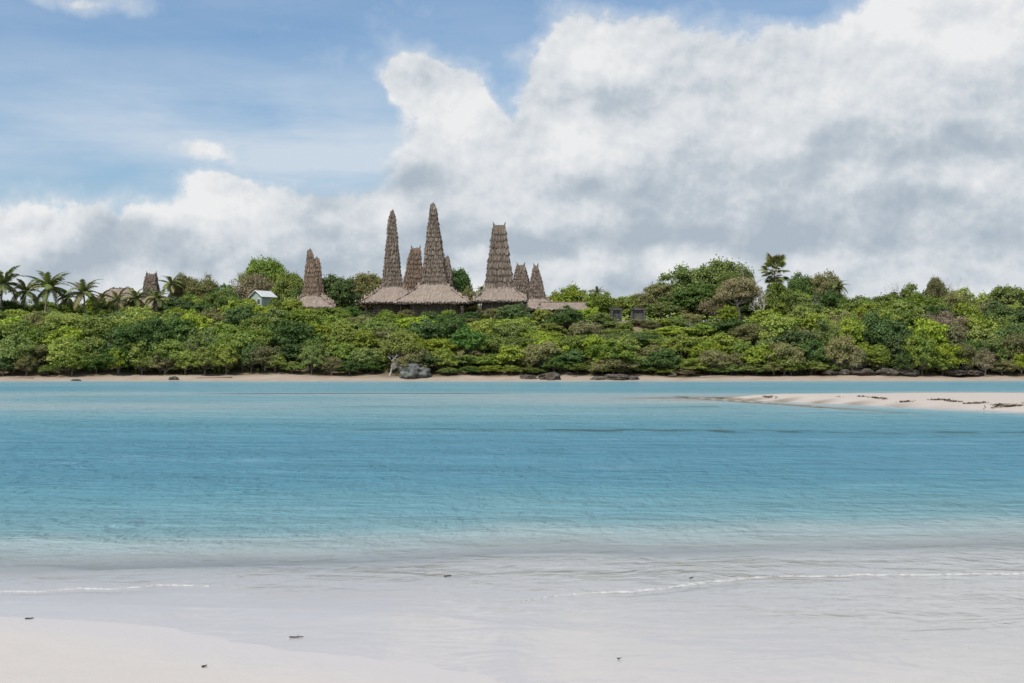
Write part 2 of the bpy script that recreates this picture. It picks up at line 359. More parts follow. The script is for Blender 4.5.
depth = np.clip(-terr(HX, HY), 0, 4) + 0.9 * (HY > 262)
set_attr(water, 'depth', depth)
wd = 0.95 * np.exp(-((HY - rip_Y(HX) - 0.9 * vn(HX * 1.1, HX * 0 + 4)) / 0.75) ** 2) * sst(-10, 0, HX) * (0.25 + 0.75 * sst(-0.2, 0.2, vn(HX * 1.3, HY * 1.2)))  # dark wave faces along the rip line, put in as colour
wd = wd + 0.95 * np.exp(-((HY - 117 - 1.5 * vn(HX * 0.1, 0 * HX)) / 1.3) ** 2) * sst(-28, -20, HX) * (1 - sst(-5, 2, HX))
wd = wd + 0.45 * np.exp(-((HY - 82 + 0.05 * HX) / 1.4) ** 2) * sst(-0.1, 0.3, vn(HX * 0.25 + 8, HY * 0.3)) * (HX < 12) * (HX > -14)
wd = wd + 0.5 * np.exp(-((HX - 8.0) / 1.6) ** 2 - ((HY - 19.3) / 0.5) ** 2)
wd = wd + 0.75 * sst(11.2, 13.5, HX + vn(HY * 0.3, HX)) * (1 - sst(18, 21, HX)) * np.exp(-((HY - (104 - 4.4 * (HX - 12.5))) / 4.0) ** 2)
set_attr(water, 'dark_water', np.clip(wd, 0, 1))
tag(water, kind='structure')

# foam / wash lines on the flats
m_foam, t, o = new_mat('sea_foam')
geo = t.n.new('ShaderNodeNewGeometry').outputs['Position']; fn, _ = t.noise(geo, 26, 4, 0.7)
pb = pbsdf(t, o, (0.64, 0.63, 0.62), 0.6, t.bump(fn, 0.8, 0.05), 0.2)
trn = t.n.new('ShaderNodeBsdfTransparent'); mxx = t.n.new('ShaderNodeMixShader')
fn2, _ = t.noise(geo, 9, 5, 0.7)
t.l.new(t.m('MULTIPLY', t.sstep(fn2, 0.20, 0.70), 0.75), mxx.inputs[0]); t.l.new(trn.outputs[0], mxx.inputs[1]); t.l.new(pb.outputs[0], mxx.inputs[2]); t.l.new(mxx.outputs[0], o.inputs[0])
def foam_line(pts, w, seed, name='foam_line'):
    gp = [Vector((*ground_pt(px, py), 0)) for px, py in pts]
    pl = []
    for a, b in zip(gp[:-1], gp[1:]):
        n = max(2, int((b - a).length / 0.06))
        pl += [a.lerp(b, k / n) for k in range(n)]
    vs = []; fs = []; L = len(pl)
    for i, p in enumerate(pl):
        e = min(1, i / 25, (L - i) / 25)
        off = 0.22 * mnoise.noise(Vector((p.x * 0.9, seed, 0))) + 0.05 * mnoise.noise(Vector((p.x * 5, seed, 3)))
        ww = w * (0.5 + 0.9 * abs(mnoise.noise(Vector((p.x * 2.2, seed + 5, 0))))) * max(0.15, e)
        for k, (dy, z) in enumerate(((-1, 0.004), (-0.35, 0.020), (0.3, 0.016), (1, 0.004))):
            vs.append((p.x, p.y + off + dy * ww, z))
        if i: fs += [((i - 1) * 4 + k, i * 4 + k, i * 4 + k + 1, (i - 1) * 4 + k + 1) for k in range(3)]
    return mesh_obj(name, vs, fs, m_foam, None, True)
tag(foam_line([(520, 603), (560, 598), (640, 590), (700, 583), (790, 577), (900, 575), (1024, 574), (1120, 575)], 0.085, 1.0), 'thin white foam line of the wavelet running across the shallows at right', 'foam', kind='stuff')
tag(foam_line([(-60, 594), (0, 592), (38, 593), (80, 589), (118, 590), (160, 586), (215, 587)], 0.07, 2.0), 'broken pale foam line in the shallows at the left edge of the beach', 'foam', kind='stuff')

# ------------------------------------------------------------------ foliage materials
def leaf_mat(name, a, b, c, tr_amt=0.28, h0=0.475):
    m, t, o = new_mat(name)
    g = t.n.new('ShaderNodeNewGeometry'); rnd = g.outputs['Random Per Island']
    oi = t.n.new('ShaderNodeObjectInfo'); orn = oi.outputs['Random']
    tcn = t.n.new('ShaderNodeTexCoord').outputs['Object']; cn, _ = t.noise(tcn, 0.9, 3, 0.6)
    c1 = t.mixc(rnd, a, b)
    c1 = t.mixc(t.sstep(t.m('ADD', cn, t.m('MULTIPLY', t.m('SUBTRACT', orn, 0.5), 0.25)), 0.42, 0.66), c1, c)
    h = t.n.new('ShaderNodeHueSaturation'); t.l.new(c1, h.inputs['Color'])
    t.l.new(t.lin(orn, 0, 1, h0, 0.515), h.inputs['Hue']); t.l.new(t.lin(t.m('FRACT', t.m('MULTIPLY', orn, 7.3)), 0, 1, 0.92, 1.15), h.inputs['Saturation'])
    t.l.new(t.lin(t.m('FRACT', t.m('MULTIPLY', orn, 13.7)), 0, 1, 0.85, 1.35), h.inputs['Value'])
    d = t.n.new('ShaderNodeBsdfPrincipled'); t.l.new(h.outputs[0], d.inputs['Base Color']); d.inputs['Roughness'].default_value = 0.55; d.inputs['Specular IOR Level'].default_value = 0.3
    tl = t.n.new('ShaderNodeBsdfTranslucent'); t.l.new(t.mixc(1.0, h.outputs[0], (1.0, 1.1, 0.5), 'MULTIPLY'), tl.inputs[0])
    mx = t.n.new('ShaderNodeMixShader'); mx.inputs[0].default_value = tr_amt
    t.l.new(d.outputs[0], mx.inputs[1]); t.l.new(tl.outputs[0], mx.inputs[2]); t.l.new(mx.outputs[0], o.inputs[0])
    return m
LM = {
    'green': leaf_mat('leaves_mid_green', (0.105, 0.165, 0.040), (0.165, 0.230, 0.060), (0.20, 0.24, 0.060)),
    'bright': leaf_mat('leaves_yellow_green', (0.160, 0.225, 0.040), (0.235, 0.300, 0.060), (0.28, 0.31, 0.065)),
    'dark': leaf_mat('leaves_dark_green', (0.060, 0.110, 0.030), (0.100, 0.165, 0.050), (0.080, 0.130, 0.032)),
    'olive': leaf_mat('leaves_olive', (0.135, 0.150, 0.060), (0.210, 0.215, 0.090), (0.24, 0.21, 0.105)),
    'brown': leaf_mat('leaves_dry_brown', (0.170, 0.130, 0.085), (0.265, 0.205, 0.145), (0.21, 0.18, 0.10), 0.15, 0.503),
}
def wood_mat(name, a, b, sc=6):
    m, t, o = new_mat(name); tcn = t.n.new('ShaderNodeTexCoord').outputs['Object']
    v = t.sep(tcn); n, _ = t.noise(t.comb(v[0], v[1], t.m('MULTIPLY', v[2], 0.3)), sc, 5, 0.6)
    pbsdf(t, o, t.mixc(n, a, b), 0.85, t.bump(n, 0.5, 0.03)); return m
m_bark = wood_mat('bark', (0.09, 0.07, 0.05), (0.24, 0.20, 0.16))
m_pale = wood_mat('pale_dead_wood', (0.30, 0.26, 0.22), (0.52, 0.48, 0.43))
m_twig = wood_mat('grey_twigs', (0.17, 0.14, 0.12), (0.32, 0.28, 0.25))
m_post = wood_mat('weathered_timber', (0.10, 0.08, 0.06), (0.22, 0.18, 0.15))
m_plank = wood_mat('bamboo_wall', (0.10, 0.08, 0.06), (0.24, 0.19, 0.14), 14)

# ------------------------------------------------------------------ trees
def leaves(C, Nn, size, rng, aspect=0.62):
    n = len(C); Nn = Nn / np.maximum(np.linalg.norm(Nn, axis=1, keepdims=True), 1e-6)
    r = rng.normal(size=(n, 3)); T = np.cross(Nn, r); T /= np.maximum(np.linalg.norm(T, axis=1, keepdims=True), 1e-6); B = np.cross(Nn, T)
    s = (size * rng.uniform(0.6, 1.4, n))[:, None]
    droop = Nn * s * rng.uniform(-0.25, 0.05, n)[:, None]
    V = np.stack([C - T * s + droop, C - B * s * aspect, C + T * s + droop, C + B * s * aspect], 1).reshape(-1, 3)
    Fq = np.arange(4 * n).reshape(n, 4); return V, Fq
def sph(rng, n):
    v = rng.normal(size=(n, 3)); return v / np.linalg.norm(v, axis=1, keepdims=True)
def crown_mesh(seed, shape, H, Wd, nl, per, leaf, mat, trunkmat):
    rng = np.random.default_rng(seed)
    zb = {'bush': 0.02, 'round': 0.10, 'umbrella': 0.36}[shape] * H
    cz = zb + (H - zb) * {'bush': 0.42, 'round': 0.45, 'umbrella': 0.35}[shape]
    L = []
    k = 0
    while len(L) < nl and k < 4000:
        k += 1
        d = sph(rng, 1)[0]
        if d[2] < -0.55: continue
        rad = rng.uniform(0.50, 0.86) if rng.random() < 0.8 else rng.uniform(0.15, 0.5)
        up = (H - cz) if d[2] > 0 else (cz - zb)
        wob = 1 + 0.42 * math.sin(2.3 * math.atan2(d[1], d[0]) + seed) * (0.5 + 0.5 * rng.random())
        p = np.array([d[0] * Wd / 2 * rad * wob, d[1] * Wd / 2 * rad * wob, cz + d[2] * up * rad])
        r = rng.uniform(0.065, 0.145) * Wd * (0.9 if rad > 0.7 else 1.15)
        L.append((p, r))
    CC = []; NN = []
    for p, r in L:
        n = int(per * rng.uniform(0.7, 1.25)); d = sph(rng, n)
        d[:, 2] = np.where(d[:, 2] < -0.3, -d[:, 2], d[:, 2]); d[:, 2] *= 0.75
        rr = r * rng.uniform(0.55, 1.08, n)[:, None]
        lump = 1 + 0.22 * np.sin(d @ np.array([5.1, 3.3, 4.2]) * 1.7 + p[0] * 3)[:, None]
        CC.append(p + d * rr * lump); NN.append(d + 0.55 * rng.normal(size=(n, 3)) + np.array([0, 0, 0.45]))
        # stray sprigs
        q = max(2, n // 12); d = sph(rng, q); d[:, 2] = np.abs(d[:, 2]); CC.append(p + d * r * rng.uniform(1.0, 1.25, q)[:, None]); NN.append(rng.normal(size=(q, 3)))
    C = np.concatenate(CC); Nn = np.concatenate(NN); C[:, 2] = np.maximum(C[:, 2], 0.05)
    V, Fq = leaves(C, Nn, leaf, rng)
    cr = mesh_obj('crown', V, Fq, mat)
    mb = MB(); rr = random.Random(seed); tr0 = 0.020 * Wd + 0.03
    top = Vector((rr.uniform(-.06, .06) * Wd, rr.uniform(-.06, .06) * Wd, cz * 0.8)); fork = top * 0.55 if shape != 'umbrella' else top * 0.8
    mb.tube([(0, 0, -0.4), fork * 0.5 + Vector((rr.uniform(-.1, .1), rr.uniform(-.1, .1), 0)), fork, top], [tr0 * 1.35, tr0, tr0 * 0.85, tr0 * 0.5], 7)
    for p, r in rr.sample(L, min(len(L), 14)):
        p = Vector(p); midp = fork.lerp(p, 0.5) + Vector((rr.uniform(-.2, .2), rr.uniform(-.2, .2), -0.05 * Wd))
        mb.tube([fork, midp, p], [tr0 * 0.55, tr0 * 0.35, tr0 * 0.12], 5)
        for _ in range(2):
            q = p + Vector((rr.uniform(-1, 1), rr.uniform(-1, 1), rr.uniform(0, 1))) * r
            mb.tube([midp.lerp(p, 0.6), q], [tr0 * 0.2, tr0 * 0.06], 4)
    tk = mb.build('trunk', trunkmat, None, True)
    return cr, tk
PROTO = {}
def get_proto(shape, kind, size):
    key = (shape, kind, size)
    if key not in PROTO: PROTO[key] = []
    lst = PROTO[key]
    if len(lst) < 3:
        seed = 100 + len(PROTO) * 17 + len(lst) * 5
        if size == 'small': H, Wd, nl, per, lf = 5.0, 6.0, 66, 115, 0.14
        else: H, Wd, nl, per, lf = 10.0, 11.0, 130, 200, 0.185
        if kind == 'brown': per = int(per * 0.55); lf *= 0.7
        if kind == 'olive': per = int(per * 1.05); lf *= 0.85
        cr, tk = crown_mesh(seed, shape, H, Wd, nl, per, lf, LM[kind], m_twig if kind in ('brown', 'olive') else m_bark)
        lst.append([cr, tk, H, Wd, False]); return lst[-1]
    return R.choice(lst)
TREES = []
def tree(px, ytop, Y, wpx, kind='green', shape='round', label=None, cat=None, row=None, zb=None, lean=0.0, name=None):
    X = X_of(px, Y); zg = float(terr(X, Y)) if zb is None else zb; h = max(1.2, Z_of(ytop, Y) - zg); w = wpx / F * Y
    size = 'big' if (w > 8.5 or h > 8.5) else 'small'
    p = get_proto(shape, kind, size); cr, tk, H0, W0, used = p
    nm = name or ('shrub' if (shape == 'bush' and h < 6) else 'tree')
    root = empty(nm, (X, Y, zg), R.uniform(0, 6.28), (w / W0, w / W0 * R.uniform(0.85, 1.1), h / H0 * 0.97))
    root.rotation_euler = (R.uniform(-.05, .05), lean + R.uniform(-.05, .05), root.rotation_euler[2])
    if not used: cr.parent = root; tk.parent = root; p[4] = True
    else: part_copy(cr, root); part_copy(tk, root)
    TREES.append(dict(o=root, px=px, ytop=ytop, Y=Y, w=wpx, kind=kind, shape=shape, label=label, cat=cat or nm, row=row))
    return root

# --- notable individual trees
NOT = [
 (150, 314, 209, 66, 'dark', 'round', 'large dark green drooping shore tree below the blunt tower stub'),
 (399, 329, 205, 42, 'bright', 'umbrella', 'bright yellow green tree with leaning trunk beside the big grey shore rock'),
 (416, 346, 203.8, 44, 'olive', 'bush', 'low olive shrub growing over the big grey boulder on the shore'),
 (544, 338, 206, 46, 'olive', 'bush', 'rounded pale olive bush at the waterline above the two low dark rocks'),
 (612, 338, 206, 50, 'green', 'round', 'spreading green tree above the brown root tangle on the shore'),
 (612, 354, 204.6, 46, 'olive', 'bush', 'brownish olive scrub at the waterline over the tangled roots'),
 (266, 253, 262, 50, 'green', 'umbrella', 'flat topped green tree on the skyline above the metal roofed building'),
 (253, 268, 254, 56, 'brown', 'round', 'brown grey domed tree on the skyline left of the flat topped tree'),
 (288, 268, 250, 42, 'bright', 'round', 'yellow green tree between the metal roofed building and the left tower pair'),
 (298, 285, 246, 30, 'dark', 'round', 'dark green tree touching the left edge of the left tower pair'),
 (334, 272, 252, 46, 'dark', 'round', 'dark green tree right behind the left tower pair'),
 (368, 270, 262, 50, 'olive', 'umbrella', 'olive domed tree behind the slim pointed tower house'),
 (372, 286, 257, 36, 'olive', 'round', 'small olive tree left behind the slim pointed tower house'),
 (458, 266, 262, 40, 'dark', 'umbrella', 'dark tree showing behind the right shoulder of the tallest tower'),
 (466, 283, 258, 24, 'olive', 'round', 'small olive tree between the tallest tower and the broad flat topped tower'),
 (512, 280, 262, 30, 'green', 'round', 'green tree glimpsed behind the broad flat topped tower'),
 (575, 283, 256, 44, 'bright', 'round', 'bright green domed tree right of the two small pointed towers'),
 (600, 290, 250, 36, 'green', 'round', 'low green tree on the skyline left of the two stone tombs'),
 (555, 290, 262, 30, 'bright', 'round', 'yellow green tree directly behind the small pointed towers'),
 (628, 293, 258, 50, 'bright', 'bush', 'low yellow green thicket tree behind the two stone tombs'),
 (662, 281, 252, 60, 'olive', 'round', 'olive tree forming the left shoulder of the great domed grove'),
 (694, 262, 254, 74, 'green', 'round', 'mid green tree in the middle left of the great domed grove'),
 (724, 254, 256, 64, 'green', 'round', 'tallest green tree at the top of the great domed grove'),
 (700, 283, 246, 62, 'dark', 'round', 'darker tree in front of the great domed grove'),
 (664, 300, 243, 44, 'green', 'round', 'small tree at the left foot of the great domed grove'),
 (735, 270, 248, 46, 'green', 'round', 'green tree on the right front of the great domed grove'),
 (741, 274, 239, 58, 'brown', 'umbrella', 'brown leafless looking tree with white trunk right of the great domed grove'),
 (715, 295, 240, 46, 'brown', 'round', 'brown thin crowned tree low in front of the great domed grove'),
 (728, 304, 232, 26, 'bright', 'round', 'small bright yellow green tree under the brown leafless looking tree'),
 (801, 272, 252, 34, 'dark', 'umbrella', 'dark green tree right of the tall fan palm'),
 (826, 270, 254, 44, 'olive', 'umbrella', 'pale olive flat crowned tree between the fan palm and the small palm'),
 (790, 290, 246, 50, 'green', 'round', 'green tree just below and right of the tall fan palm'),
 (830, 296, 246, 44, 'bright', 'round', 'bright green tree under the pale olive flat crowned tree'),
 (566, 305, 228, 40, 'dark', 'round', 'dark green tree in front of the low long thatched roof'),
 (517, 303, 230, 36, 'dark', 'round', 'dark green tree in front of the broad tower house right corner'),
 (182, 272, 252, 30, 'olive', 'umbrella', 'thin crowned olive tree on the skyline right of the blunt tower stub'),
 (204, 273, 250, 40, 'olive', 'round', 'olive tree on the skyline with bushy top left of the brown dome'),
 (224, 281, 246, 34, 'green', 'round', 'green skyline tree next to the brown domed tree'),
]
for a in NOT: tree(a[0], a[1], a[2], a[3], a[4], a[5], a[6], cat='shrub' if a[5] == 'bush' else 'tree')

# --- the thicket on the bank, row by row
def skyl(px):   # canopy top that the bank rows must not pass
    return np.interp(px, [-120, 0, 60, 100, 170, 240, 290, 345, 352, 600, 640, 690, 740, 800, 880, 1024, 1140],
                     [300, 302, 308, 311, 303, 302, 306, 307, 310, 318, 322, 322, 316, 306, 300, 302, 302])
KW = lambda px: ([('green', 5), ('bright', 4.5), ('dark', 2), ('olive', 1)] if px < 350 else
                 [('green', 4), ('bright', 4.5), ('dark', 2), ('olive', 1.4)] if px < 640 else
                 [('green', 4), ('bright', 3.5), ('dark', 1.6), ('olive', 3), ('brown', 0.9)])
def pick(px):
    k, w = zip(*KW(px)); return R.choices(k, w)[0]
ROWS = [  # Y, mean top (px below the canopy line), spacing px, width px, row word
    (204.6, 51, 21, 27, 'shore', 'bush'), (207.2, 33, 25, 38, 'bank foot', 'bush'), (211.5, 19, 27, 42, 'low', 'round'), (217.0, 11, 28, 44, 'mid', 'round'),
    (223.0, 4, 30, 42, 'upper', 'round'), (229.5, 2, 32, 38, 'top', 'bush')]
for Y0, dtop, sp, wd, rw, shp in ROWS:
    px = -95 + R.uniform(0, 15)
    while px < 1120:
        Y = Y0 + R.uniform(-1.6, 1.6) + (9 * float(sst(45, 95, X_of(px, Y0))))
        if rw == 'shore': Y = Y0 + R.uniform(-0.5, 1.0) + (float(shore_Y(X_of(px, Y0))) - 199)
        top = skyl(px) + dtop + R.uniform(-9, 7) * (0.6 if dtop < 8 else 1)
        k = pick(px); s = shp
        if rw == 'shore' and R.random() < 0.25: top -= 8
        if rw == 'mid' and R.random() < 0.2: s = 'round'
        skip = (590 < px < 690 and rw in ('top',)) or (375 < px < 430 and rw == 'shore')
        if 590 < px < 690 and rw in ('upper', 'mid'): top = 325 + R.uniform(0, 5) + 4 * (rw == 'mid')
        if not skip: tree(px, top, Y, wd * R.uniform(0.85, 1.3), k, s, row=rw)
        px += sp * R.uniform(0.8, 1.2)
# back rows where there are no houses
SKY2 = ([-120, 0, 30, 60, 100, 130, 160, 200, 240, 290, 345], [296, 300, 306, 303, 306, 304, 292, 283, 286, 292, 290])
SKY3 = ([740, 790, 850, 868, 890, 920, 945, 966, 985, 1004, 1020, 1140], [290, 285, 291, 293, 288, 281, 280, 290, 293, 285, 289, 288])
for Y0, add, sp in ((237.5, 9, 30), (246, 0, 28)):
    for xs, a, b in ((SKY2, -95, 250), (SKY3, 770, 1120)):
        px = a + R.uniform(0, 12)
        while px < b:
            if not (88 < px < 165 and Y0 > 240) and not (232 < px < 292):
                tree(px, float(np.interp(px, *xs)) + add + R.uniform(-3, 5), Y0 + R.uniform(-2, 2) + (7 if px > 840 else 0), 38 * R.uniform(0.85, 1.25), pick(px),
                     'round', row='skyline' if Y0 > 240 else 'crest')
            px += sp * R.uniform(0.8, 1.2)
for px0, px1, Y0, yt in ((-95, 1120, 272, 302), (200, 300, 243, 299), (345, 600, 262, 301), (340, 600, 233, 306)):
    px = px0
    while px < px1:
        if Y0 == 233: tree(px, yt + R.uniform(-1, 5), Y0 + R.uniform(-1, 1), 26 * R.uniform(0.8, 1.2), pick(px), 'bush', row='plateau')
        else: tree(px, yt + R.uniform(-3, 3) - 6 * (px > 640) - 3 * (px < 240), Y0 + R.uniform(-3, 3), 44 * R.uniform(0.85, 1.25), pick(px), 'bush' , row='behind' if Y0 > 260 else 'crest')
        px += (21 if Y0 == 233 else 30) * R.uniform(0.8, 1.2)
# low bushes between the palms and the roofs, and along the plateau edge
for px, yt, Y, w, k in ((250, 297, 238, 24, 'bright'), (274, 297, 237.5, 22, 'green'), (108, 297, 240, 30, 'green'), (92, 296, 242, 28, 'bright'), (142, 300, 240, 24, 'green'), (10, 296, 242, 30, 'dark'), (66, 297, 242, 26, 'olive'), (165, 300, 241, 28, 'bright'), (128, 306, 237, 26, 'green'), (64, 300, 239, 26, 'green'), (776, 280, 240.5, 34, 'green'), (612, 320, 230, 20, 'green'), (637, 322, 230, 22, 'olive'), (661, 320, 230, 22, 'bright'), (678, 318, 231, 22, 'green'), (250, 301, 236, 34, 'bright'), (272, 303, 237, 30, 'green'), (290, 300, 238, 32, 'bright'), (232, 295, 239, 34, 'green'),
                        (310, 308, 233, 34, 'bright'), (335, 307, 235, 30, 'green'), (352, 306, 236, 22, 'dark'), (100, 309, 236, 30, 'green'), (125, 311, 235, 30, 'bright'), (690, 312, 234, 34, 'olive'), (675, 316, 233, 26, 'green'),
                        (600, 312, 232, 30, 'green'), (585, 308, 234, 26, 'bright'), (625, 321, 228, 20, 'green'), (650, 319, 228.5, 18, 'olive')):
    tree(px, yt, Y, w, k, 'bush', row='plateau')

SEG = [(-200, 22, 'at the far left edge'), (22, 66, 'below the tallest left palm'), (66, 100, 'below the second left palm'), (100, 140, 'below the grey roof behind palms'),
       (140, 172, 'below the blunt tower stub'), (172, 206, 'right of the blunt tower stub'), (206, 238, 'left of the metal roofed building'), (238, 278, 'below the metal roofed building'),
       (278, 302, 'left of the left tower pair'), (302, 340, 'below the left tower pair'), (340, 366, 'right of the left tower pair'), (366, 400, 'below the slim pointed tower'),
       (400, 424, 'below the leaning small tower'), (424, 456, 'below the tallest tower'), (456, 480, 'right of the tallest tower'), (480, 512, 'below the flat topped tower'),
       (512, 546, 'below the two small towers'), (546, 590, 'below the long low roof'), (590, 622, 'below the left stone tomb'), (622, 655, 'below the right stone tomb'),
       (655, 690, 'below the domed grove left side'), (690, 728, 'below the domed grove top'), (728, 762, 'below the forked white trunk'), (762, 794, 'below the tall fan palm'),
       (794, 824, 'right of the tall fan palm'), (824, 852, 'below the small right palm'), (852, 886, 'right of the small right palm'), (886, 920, 'below the bare skyline twigs'),
       (920, 955, 'below the tall thin skyline tree'), (955, 990, 'in the skyline dip at right'), (990, 1300, 'at the far right edge')]
ROWP = {'bank foot': 'at the bank foot', 'shore': 'at the waterline', 'low': 'low on the bank', 'mid': 'halfway up the bank', 'upper': 'high on the bank', 'top': 'at the bank top',
        'crest': 'behind the bank top', 'skyline': 'on the skyline', 'plateau': 'on the plateau edge', 'behind': 'far behind the bank'}
COLW = {'green': 'mid green', 'bright': 'yellow green', 'dark': 'dark green', 'olive': 'olive', 'brown': 'dry brown'}
def finish_tree_labels():
    cells = {}
    for T in TREES:
        if T['label']: continue
        seg = next(s[2] for s in SEG if s[0] <= T['px'] < s[1])
        base = '%s %s %s %s' % (COLW[T['kind']], 'shrub' if T['cat'] == 'shrub' else 'tree', ROWP[T['row']], seg)
        cells.setdefault(base, []).append(T)
    for base, L in cells.items():
        L.sort(key=lambda T: T['px'])
        if len(L) == 1: L[0]['label'] = base
        elif len(L) == 2:
            L[0]['label'] = base + ', left one'; L[1]['label'] = base + ', right one'
        else:
            names = ['leftmost', 'second from left', 'third from left', 'fourth from left', 'fifth from left', 'sixth from left']
            for q, T in enumerate(L): T['label'] = base + ', ' + (names[q] if q < len(L) - 1 else 'rightmost')
    for T in TREES: tag(T['o'], T['label'], T['cat'], 'trees and shrubs of the coastal thicket')
finish_tree_labels()

# undergrowth that nobody could count
rng = np.random.default_rng(5); n = 52000
ux = rng.uniform(-115, 115, n); uy = 206 + rng.beta(1, 1.6, n) * 58 + 9 * sst(45, 95, ux)
keep = (vn(ux * 0.5, uy * 0.5) > -0.22) & ~((np.abs(ux - 20.5) < 7.5) & (uy > 224) & (uy < 236)) & (uy - shore_Y(ux) > 6.3)
ux, uy = ux[keep], uy[keep]; uh = rng.uniform(0, 1, len(ux)) ** 1.5 * (0.9 + 1.4 * (vn(ux * 0.4 + 9, uy * 0.4) + 0.3))
C = np.stack([ux, uy, terr(ux, uy) + uh], -1); V, Fq = leaves(C, rng.normal(size=(len(ux), 3)) * 0.6 + [0, -0.3, 0.8], 0.24, rng)
tag(mesh_obj('undergrowth', V, Fq, LM['green']), 'low leafy undergrowth covering the bank between the trees', 'undergrowth', kind='stuff')

# ------------------------------------------------------------------ bare trees
def bare_tree_mesh(seed, H, spread, r0, mat, droop=0.0):
    rr = random.Random(seed); tk = MB(); bb = MB()
    def grow(p, d, L, r, lvl, mb):
        pts = [p]; q = p.copy(); dd = d.copy(); n = 4
        for _ in range(n):
            dd = (dd + Vector((rr.uniform(-.22, .22), rr.uniform(-.22, .22), rr.uniform(-.08, .18) - droop))).normalized(); q = q + dd * L / n; pts.append(q.copy())
        mb.tube(pts, [r * (1 - 0.16 * i) for i in range(n + 1)], 6 if lvl < 2 else 3)
        if lvl < 4:
            for _ in range(rr.choice([3, 4, 4]) if lvl < 3 else 3):
                k = rr.randint(2, n); ax = Vector((rr.uniform(-1, 1), rr.uniform(-1, 1), rr.uniform(-0.2, 0.9))).normalized()
                nd = (dd * 0.75 + ax * spread).normalized()
                grow(pts[k], nd, L * rr.uniform(0.5, 0.72), r * 0.48, lvl + 1, bb)
    grow(Vector((0, 0, -0.3)), Vector((0.05, 0, 1)), H * 0.42, r0, 0, tk)
    return tk.v, tk.f, bb.v, bb.f
def bare_tree(px, ytop, Y, seed, mat, label, spread=0.75, r0=0.12, hmin=None, lean=0):
    X = X_of(px, Y); zg = float(terr(X, Y)); H = Z_of(ytop, Y) - zg
    a = bare_tree_mesh(seed, H, spread, r0, mat)
    zt = max(v[2] for v in a[2]); s = H / zt
    root = empty('bare_tree', (X, Y, zg), 0, (s, s, s)); root.rotation_euler[1] = lean
    mesh_obj('trunk', a[0], a[1], mat, root, True); mesh_obj('branches', a[2], a[3], mat, root)
    tag(root, label, 'bare tree', 'bare trees among the thicket')
bare_tree(756, 259, 242, 3, m_twig, 'bare grey branched tree just left of the tall fan palm', 0.7, 0.20)
bare_tree(761, 290, 232.5, 8, m_pale, 'dead tree with forked white trunk under the brown crown', 0.9, 0.28)
bare_tree(737, 322, 222, 14, m_pale, 'pale leaning bare tree on the bank below the forked white trunk', 0.7, 0.16, lean=0.45)
bare_tree(831, 288, 244, 21, m_pale, 'pale fallen branch tree in front of the small right palm', 0.8, 0.14, lean=-0.7)
bare_tree(898, 279, 252, 30, m_twig, 'leafless twiggy tree on the skyline, left of the tall thin tree', 0.8, 0.09)
bare_tree(946, 275, 252, 33, m_twig, 'leafless tree on the skyline, right of the tall thin tree', 0.7, 0.10)
bare_tree(1003, 318, 226, 37, m_twig, 'bare grey brown tree on the bank near the right edge', 0.9, 0.12)
bare_tree(985, 324, 224, 39, m_twig, 'thin bare grey tree left of the one near the right edge', 0.8, 0.09)
bare_tree(868, 322, 222, 41, m_twig, 'bare grey branches on the bank below the small right palm', 0.8, 0.12)
bare_tree(200, 340, 207, 44, m_twig, 'bare forked stems by the shore right of the large dark tree', 0.8, 0.12)
bare_tree(248, 318, 221, 47, m_twig, 'bare grey twigs on the bank below the metal roofed building', 0.9, 0.1)
bare_tree(390, 352, 203.8, 50, m_pale, 'short pale crooked bare tree on the sand left of the big boulder', 0.9, 0.17, lean=0.35)
bare_tree(690, 320, 224, 53, m_twig, 'bare grey twigs on the bank below the domed grove', 0.9, 0.1)
for px, yt, Y, k, lb in ((935, 274, 251, 'olive', 'tall thin sparse tree rising above the skyline at right'), (1009, 283, 250, 'green', 'domed green tree on the skyline near the right edge')):
    tree(px, yt, Y, 26 if px < 1000 else 40, k, 'umbrella', lb, cat='tree'); tag(TREES[-1]['o'], lb, 'tree', 'trees and shrubs of the coastal thicket')

